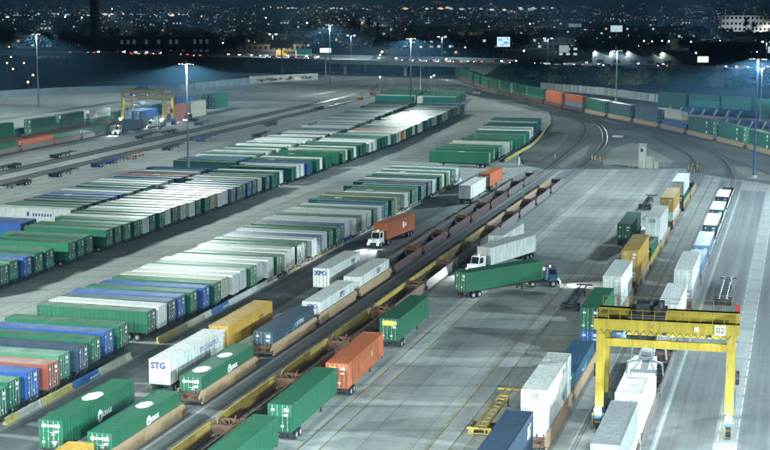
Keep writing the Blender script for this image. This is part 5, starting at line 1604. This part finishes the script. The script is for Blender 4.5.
bld(80, 61, 60, 18, 6, 3, 'low dark shed with a row of lit openings at the far left', lit=.7, seed=7, floors=1, wincol=2)
bld(178, 42, 34, 20, 9, 2, 'pale flat building above the big dark warehouse', lit=.3, seed=8)
bld(640, 41, 90, 30, 14, 3, 'wide dark flat building behind the saw tooth factory', lit=.14, seed=9, floors=3)
bld(730, 58, 60, 30, 11, 1, 'wide dark brown shed right of the saw tooth factory', lit=.05, seed=10, floors=1)
bld(715, 45, 70, 26, 10, 3, 'dim low building under the white hillside building', lit=.3, seed=12, floors=2)
bld(545, 50, 50, 20, 10, 0, 'dim grey block right of the bright billboard', lit=.22, seed=13)
bld(600, 34, 60, 22, 12, 0, 'grey block left of the small distant billboard', lit=.12, seed=14)
bld(310, 38, 60, 24, 9, 3, 'low dark building behind the white lit sign', lit=.3, seed=15)
bld(30, 44, 60, 24, 8, 1, 'low brown building at the far left edge', lit=.3, seed=16)
bld(250, 52, 90, 12, 6, 2, 'long low pale sound wall building behind the overpass traffic', lit=.05, seed=17, floors=1)
# white building on the right, washed by its own floodlight
x, y = at(752, 38)
wb = building(x, y, facing(x, y) + R(8), 66, 24, 24, paint('white_wall', (.62, .62, .58), .8, .2, .0, .2), 'white four storey building with rows of dark windows at the upper right', floors=4, lit=.04, seed=21)
spot(wb, (24, -20, 3), 85 * K, 120, tilt=(70, 0), col=(1, .95, .85), rad=.6)
spot(wb, (-12, -34, 3), 45 * K, 120, tilt=(70, 0), col=(.8, .95, 1), rad=.6)
# saw tooth factory
x0, y0 = at(592, 64); x1, y1 = at(694, 66)
st = empty('sawtooth_factory', (x0, y0, 0), math.atan2(y1 - y0, x1 - x0), 'pale factory with a saw tooth roof above the trees', 'building')
Ls = math.hypot(x1 - x0, y1 - y0); nT = 6
b = MB(); tw = Ls / nT
for k in range(nT):
    xa = k * tw; n0 = len(b.v)
    P = [(xa, 0, 0), (xa + tw, 0, 0), (xa + tw, 0, 5.0), (xa + tw * .12, 0, 9.2), (xa, 0, 5.0)]
    b.v += [p for p in P] + [(p[0], 30, p[2]) for p in P]
    b.f += [tuple(range(n0, n0 + 5)), tuple(range(n0 + 5, n0 + 10))[::-1]] + [(n0 + i, n0 + 5 + i, n0 + 5 + (i + 1) % 5, n0 + (i + 1) % 5) for i in range(5)]; b.m += [0] * 7
b.build('wall', M['wallpale'], st)
for k in range(nT):
    b = MB(); b.box(k * tw + tw * .3, k * tw + tw * .7, -.08, -.02, 1, 3); b.build('door', M['dark'], st)
for k in (0, 1, 2, 4):
    b = MB(); b.box(k * tw + .8, k * tw + 1.8, -.9, -.4, 7.0, 7.5); b.build('wall_lamp', M['lampface'], st); spot(st, (k * tw + 1.2, -2.5, 7.8), 1.1 * K, 150, tilt=(35, 0), rad=.3)
# small lit motel block and its sign
bld(568, 57, 16, 12, 7.5, 2, 'small white lit block right of the dark trees', lit=.8, seed=30, floors=2, wincol=1)
x, y = at(568, 60); spot(None, (x, y - 8, 9), 3 * K, 150, tilt=(40, 0), rad=.3, name='block_floodlight')
# very tall dark tower at the left
x, y = at(96, 57)
t = empty('tower', (x, y, 0), 0, 'very tall dark square tower rising out of the picture at the upper left', 'tower')
b = MB(); b.prism([(-2.7, 0), (2.7, 0), (2.2, 60), (-2.2, 60)], -2.6, 2.6); b.build('shaft', paint('tower_wall', (.20, .19, .13), .9, .5, .02, .3), t)
b = MB()
for k in range(7): b.box(-2.75, 2.75, -2.9, 2.9, 8 + k * 8, 8.4 + k * 8)
b.build('bands', WALLS[1], t)
# billboards and lit signs
def billboard(px, py, zc, w, h, face, label, turn=0, legs=True, marks=None):
    x, y = at(px, py, zc); t = empty('billboard', (x, y, 0), facing(x, y) + R(turn), label, 'billboard')
    b = MB(); b.tube((0, .4, 0), (0, .4, zc - h / 2), .5, .4, 10); b.box(-w / 2, w / 2, .02, .8, zc - h / 2, zc + h / 2); b.build('frame', M['steel'], t)
    b = MB(); b.box(-w / 2 + .15, w / 2 - .15, -.03, .015, zc - h / 2 + .15, zc + h / 2 - .15); b.build('panel', face, t)
    if marks:
        b = MB()
        for (u, v, a, c) in marks: b.box(u * w - a, u * w + a, -.045, -.032, zc + v * h - c, zc + v * h + c)
        b.build('picture', emit('billboard_blue', (.10, .35, .75), 1.0), t)
    return t
SC = emit('screen_cool', (.62, .85, 1.0), .75); SW = emit('screen_white', (.85, .95, 1.0), 1.0)
billboard(503.5, 42, 17, 8.2, 6.2, SC, 'bright pale blue billboard above the far end of the overpass', marks=[(-.25, .2, 1.2, .7), (.2, -.1, 1.6, .9), (-.1, -.3, 1.0, .4), (.3, .3, .7, .5)])
billboard(325.5, 50.5, 14, 6.6, 2.8, SW, 'white lit sign with a curved top beside the left part of the overpass')
billboard(281.5, 44, 17, 13.5, 5.0, M['wallpale'], 'unlit pale billboard over the left part of the overpass')
billboard(616.5, 28.8, 18, 10, 5.5, emit('screen_far', (.62, .88, .95), .55), 'distant pale billboard above the saw tooth factory')
billboard(703, 59.5, 9, 6.4, 3.6, SW, 'bright white screen between the saw tooth factory and the brown shed')
billboard(575, 25.5, 18, 12, 3.4, emit('screen_dimA', (.5, .75, .8), .18), 'dim wide sign far left of the distant billboard')
billboard(304, 52, 12, 9, 3.4, emit('sign_green', (.02, .12, .10), .6), 'green road sign above the overpass')
billboard(564, 49, 14, 6, 4.4, emit('screen_dimB', (.6, .8, .85), .3), 'small dim sign on a pole above the small white lit block')

# dim buildings of the city: individually placed boxes with lit windows
cr = random.Random(42)
GB = 'dim low buildings of the city beyond the yard'
protoB = []
for k in range(7):
    w, d, h = cr.uniform(22, 60), cr.uniform(14, 30), cr.uniform(5, 11)
    protoB.append(building(0, 0, 0, w, d, h, WALLS[k % 5], 'dim low building', GB, lit=.10 + .08 * (k % 3), seed=100 + k))
nb = 0; used = []
while nb < 190:
    py = 3 + 48 * cr.random() ** 1.1; px = cr.uniform(-60, 830); x, y = at(px, py)
    if 26 > py > 8 and 700 < px: continue
    if any(abs(x - a) < 34 and abs(y - c) < 40 for a, c in used): continue
    used.append((x, y)); k = cr.randrange(7)
    o = protoB[k] if nb < 7 and nb == k and 0 else dup(protoB[k], (x, y, 0), facing(x, y) + R(cr.uniform(-25, 25)))
    tag(o, 'dim low building with scattered lit windows in the dark city beyond the yard', 'building', GB); nb += 1
for p in protoB:
    x, y = at(cr.uniform(0, 770), cr.uniform(10, 40)); p.location = (x, y, 0); p.rotation_euler = (0, 0, facing(x, y)); p['label'] = 'dim low building with scattered lit windows in the dark city beyond the yard'

# street lamps of the city: the 280 that show largest one by one, the rest as one mass of lights
LG = [emit('street_warm', (1.0, .58, .22), 1.6), emit('street_cool', (.70, .90, 1.0), 1.0), emit('street_white', (1.0, .9, .72), 1.4), emit('street_red', (1.0, .08, .05), 1.5), emit('street_green', (.1, 1.0, .5), 1.0)]
LGB = [emit('bright_cool', (.80, .95, 1.0), 8), emit('bright_warm', (1.0, .75, .4), 8)]
LDIM = [emit('dim_warm', (1.0, .55, .22), .35), emit('dim_cool', (.5, .8, 1.0), .40), emit('dim_white', (.9, .9, .8), .5)]
def lamp_mesh(r, hh):
    def mk():
        b = MB(); b.tube((0, 0, 0), (0, 0, hh), .12, .08, 6, 1); b.bar((0, 0, hh), (1.4, 0, hh + .2), .1, m=1)
        n_ = 8
        for (z0_, z1_, r0_, r1_) in ((-.5, -.28, .35, .9), (-.28, .28, .9, .9), (.28, .5, .9, .35)):
            b.tube((1.4, 0, hh + z0_ * r * 2), (1.4, 0, hh + z1_ * r * 2), r0_ * r, r1_ * r, n_)
        return b.mesh('street_lamp', [LG[0], M['dark']])
    return cached(('lamp', r, hh), mk)
for i in range(280):
    py = 6 + 52 * cr.random() ** .85; px = cr.uniform(-10, 780); x, y = at(px, py)
    D_ = math.hypot(x, y); r = .15 + D_ / 13000 * cr.uniform(.6, 1.5); m_ = cr.choice([LG[0], LG[0], LG[0], LG[1], LG[2], LG[2], LG[3] if cr.random() < .4 else LG[1], LG[4] if cr.random() < .3 else LG[0]])
    if cr.random() < .03: m_ = LGB[cr.random() < .3]
    o = link('street_lamp', lamp_mesh(round(r, 1), 8), None, (x, y, 0), facing(x, y)); setmat(o, 0, m_)
    tag(o, 'small glowing street lamp in the dark city beyond the yard', 'street lamp', 'street lamps of the dark city')
b = MB()
def blob(x, y, z, r, m, flat=1.0):
    n = len(b.v); b.v += [(x - r * flat, y, z), (x + r * flat, y, z), (x, y - r, z), (x, y + r, z), (x, y, z - r), (x, y, z + r)]
    for q_ in ((0, 2, 5), (2, 1, 5), (1, 3, 5), (3, 0, 5), (2, 0, 4), (1, 2, 4), (3, 1, 4), (0, 3, 4)): b.f.append(tuple(n + i for i in q_)); b.m.append(m)
# streets are rows of lights, districts are clumps
for c in range(150):
    py = -2.2 + 30 * cr.random() ** 1.5; px = cr.uniform(-10, 780); x, y = at(px, py)
    D_ = math.hypot(x, y); a = cr.choice([0, R(90)]) + R(14); n_ = cr.randrange(4, 12); sp = cr.uniform(.006, .014) * D_; m_ = cr.choice([0, 0, 1, 1, 1, 2, 2])
    for k in range(n_):
        blob(x + math.cos(a) * sp * (k - n_ / 2) + cr.gauss(0, sp * .2), y + math.sin(a) * sp * (k - n_ / 2), cr.uniform(6, 12), D_ * cr.uniform(.00012, .00030), m_ if c % 4 == 0 else m_ + 6)
for c in range(1500):
    py = -3.3 + 50 * cr.random() ** 1.7; px = cr.uniform(-15, 785); x, y = at(px, py); D_ = math.hypot(x, y)
    blob(x, y, cr.uniform(3, 12), D_ * cr.uniform(.00008, .00026), cr.choice([0, 0, 1, 2, 3, 0, 6, 6, 6, 6, 6, 6, 6, 7, 7, 8, 8]), cr.choice([1, 1, 2]))
for (px, py, w_, n_) in ((520, 11, 60, 22), (345, 11, 40, 16), (85, 18, 70, 22), (300, 10, 60, 12), (155, 18, 60, 16), (440, 10, 40, 12), (20, 19, 20, 10), (660, 41, 50, 12)):
    for k in range(n_):
        x, y = at(px + cr.gauss(0, w_ * .45), py + cr.gauss(0, .9)); D_ = math.hypot(x, y); blob(x, y, 6, D_ * cr.uniform(.0003, .0009), cr.choice([1, 1, 2, 0, 7]), cr.choice([1, 2, 3]))
o = b.build('city_lights', LG + [LGB[0]] + LDIM); tag(o, 'countless small lights of the city spreading to the far hills', 'city lights', kind='stuff')
# clusters seen in the picture: floodlit lots
for i, (px, py, hgt, pw) in enumerate(((65, 17, 12, 1), (82, 17.5, 12, 1), (421, 47, 9, 1.2), (524, 51, 9, 2), (382, 52, 8, 2), (380, 55, 8, 1), (644, 41, 12, 1), (652, 41.5, 12, 1), (662, 41, 12, 1), (669, 41, 12, 1), (691, 42, 12, 1), (696, 53, 9, 1.5),
                                       (307, 23, 12, 1.5), (223, 43, 10, 1), (266, 18, 10, 1), (10, 48, 7, .5), (530, 24, 10, 1), (112, 9, 10, .8), (720, 41, 9, .6), (757, 52, 8, .6))):
    x, y = at(px, py, hgt); D_ = math.hypot(x, y); t = empty('floodlight_pole', (x, y, 0), facing(x, y), f'bright white floodlight in the city, {ordw(i + 1)} of those standing out', 'floodlight', 'bright floodlights in the city')
    b = MB(); b.tube((0, 0, 0), (0, 0, hgt), .2, .12, 6); b.build('pole', M['dark'], t)
    b = MB(); r = .0005 * D_ * pw ** .5; b.tube((0, -.2, 0), (0, .2, 0), r * .8, n=12); b.build('lamp_head', LGB[0], t, (0, 0, hgt))
for i, (px, py) in enumerate(((9, 47), (11, 57), (7, 63), (13, 69), (24, 63), (33, 75), (28, 82))):
    x, y = at(px, py, 5); t = empty('yard_lamp', (x, y, 0), 0, f'orange lamp, {ordw(i + 1)} from the top of the orange cluster at the left edge', 'lamp', 'orange lamps at the left edge')
    b = MB(); b.tube((0, 0, 0), (0, 0, 5), .12, n=6); b.build('pole', M['dark'], t)
    b = MB(); b.tube((0, 0, 4.6), (0, 0, 5.3), .55, .35, 8); b.build('lamp_head', emit(f'amber_lamp_{i}', (1, .5, .15), 5), t)

# pools of light on the streets, yards and car parks of the city
for i in range(46):
    py = 7 + 46 * cr.random(); px = cr.uniform(0, 770); x, y = at(px, py); D_ = math.hypot(x, y)
    d = bpy.data.lights.new('street_light', 'POINT'); d.energy = 12 * K * cr.uniform(.5, 2) * max(1, D_ / 1500) ; d.shadow_soft_size = .4
    d.color = cr.choice([(1, .62, .3), (1, .75, .5), (.75, .95, 1), (.85, 1, .95)])
    o = bpy.data.objects.new('street_light', d); C.objects.link(o); o.location = (x, y - 10, 13)
# far hills: a low rise under the farthest lights
# ---------------------------------------------------------------- night air
HAZE = True
if HAZE:
    b = MB(); b.box(-5200, 3200, -60, 15500, -1.1, 64)
    me = b.mesh('haze', [])
    hm = bpy.data.materials.new('haze'); hm.use_nodes = True; N = hm.node_tree.nodes; N.clear()
    pv = N.new('ShaderNodeVolumePrincipled'); ou = N.new('ShaderNodeOutputMaterial')
    pv.inputs['Color'].default_value = (.22, .58, 1.0, 1); pv.inputs['Density'].default_value = 0.00028; pv.inputs['Anisotropy'].default_value = 0.45
    hm.node_tree.links.new(pv.outputs[0], ou.inputs['Volume']); me.materials.append(hm)
    o = link('haze', me); o['kind'] = 'stuff'
print('OBJECTS', len(bpy.data.objects))
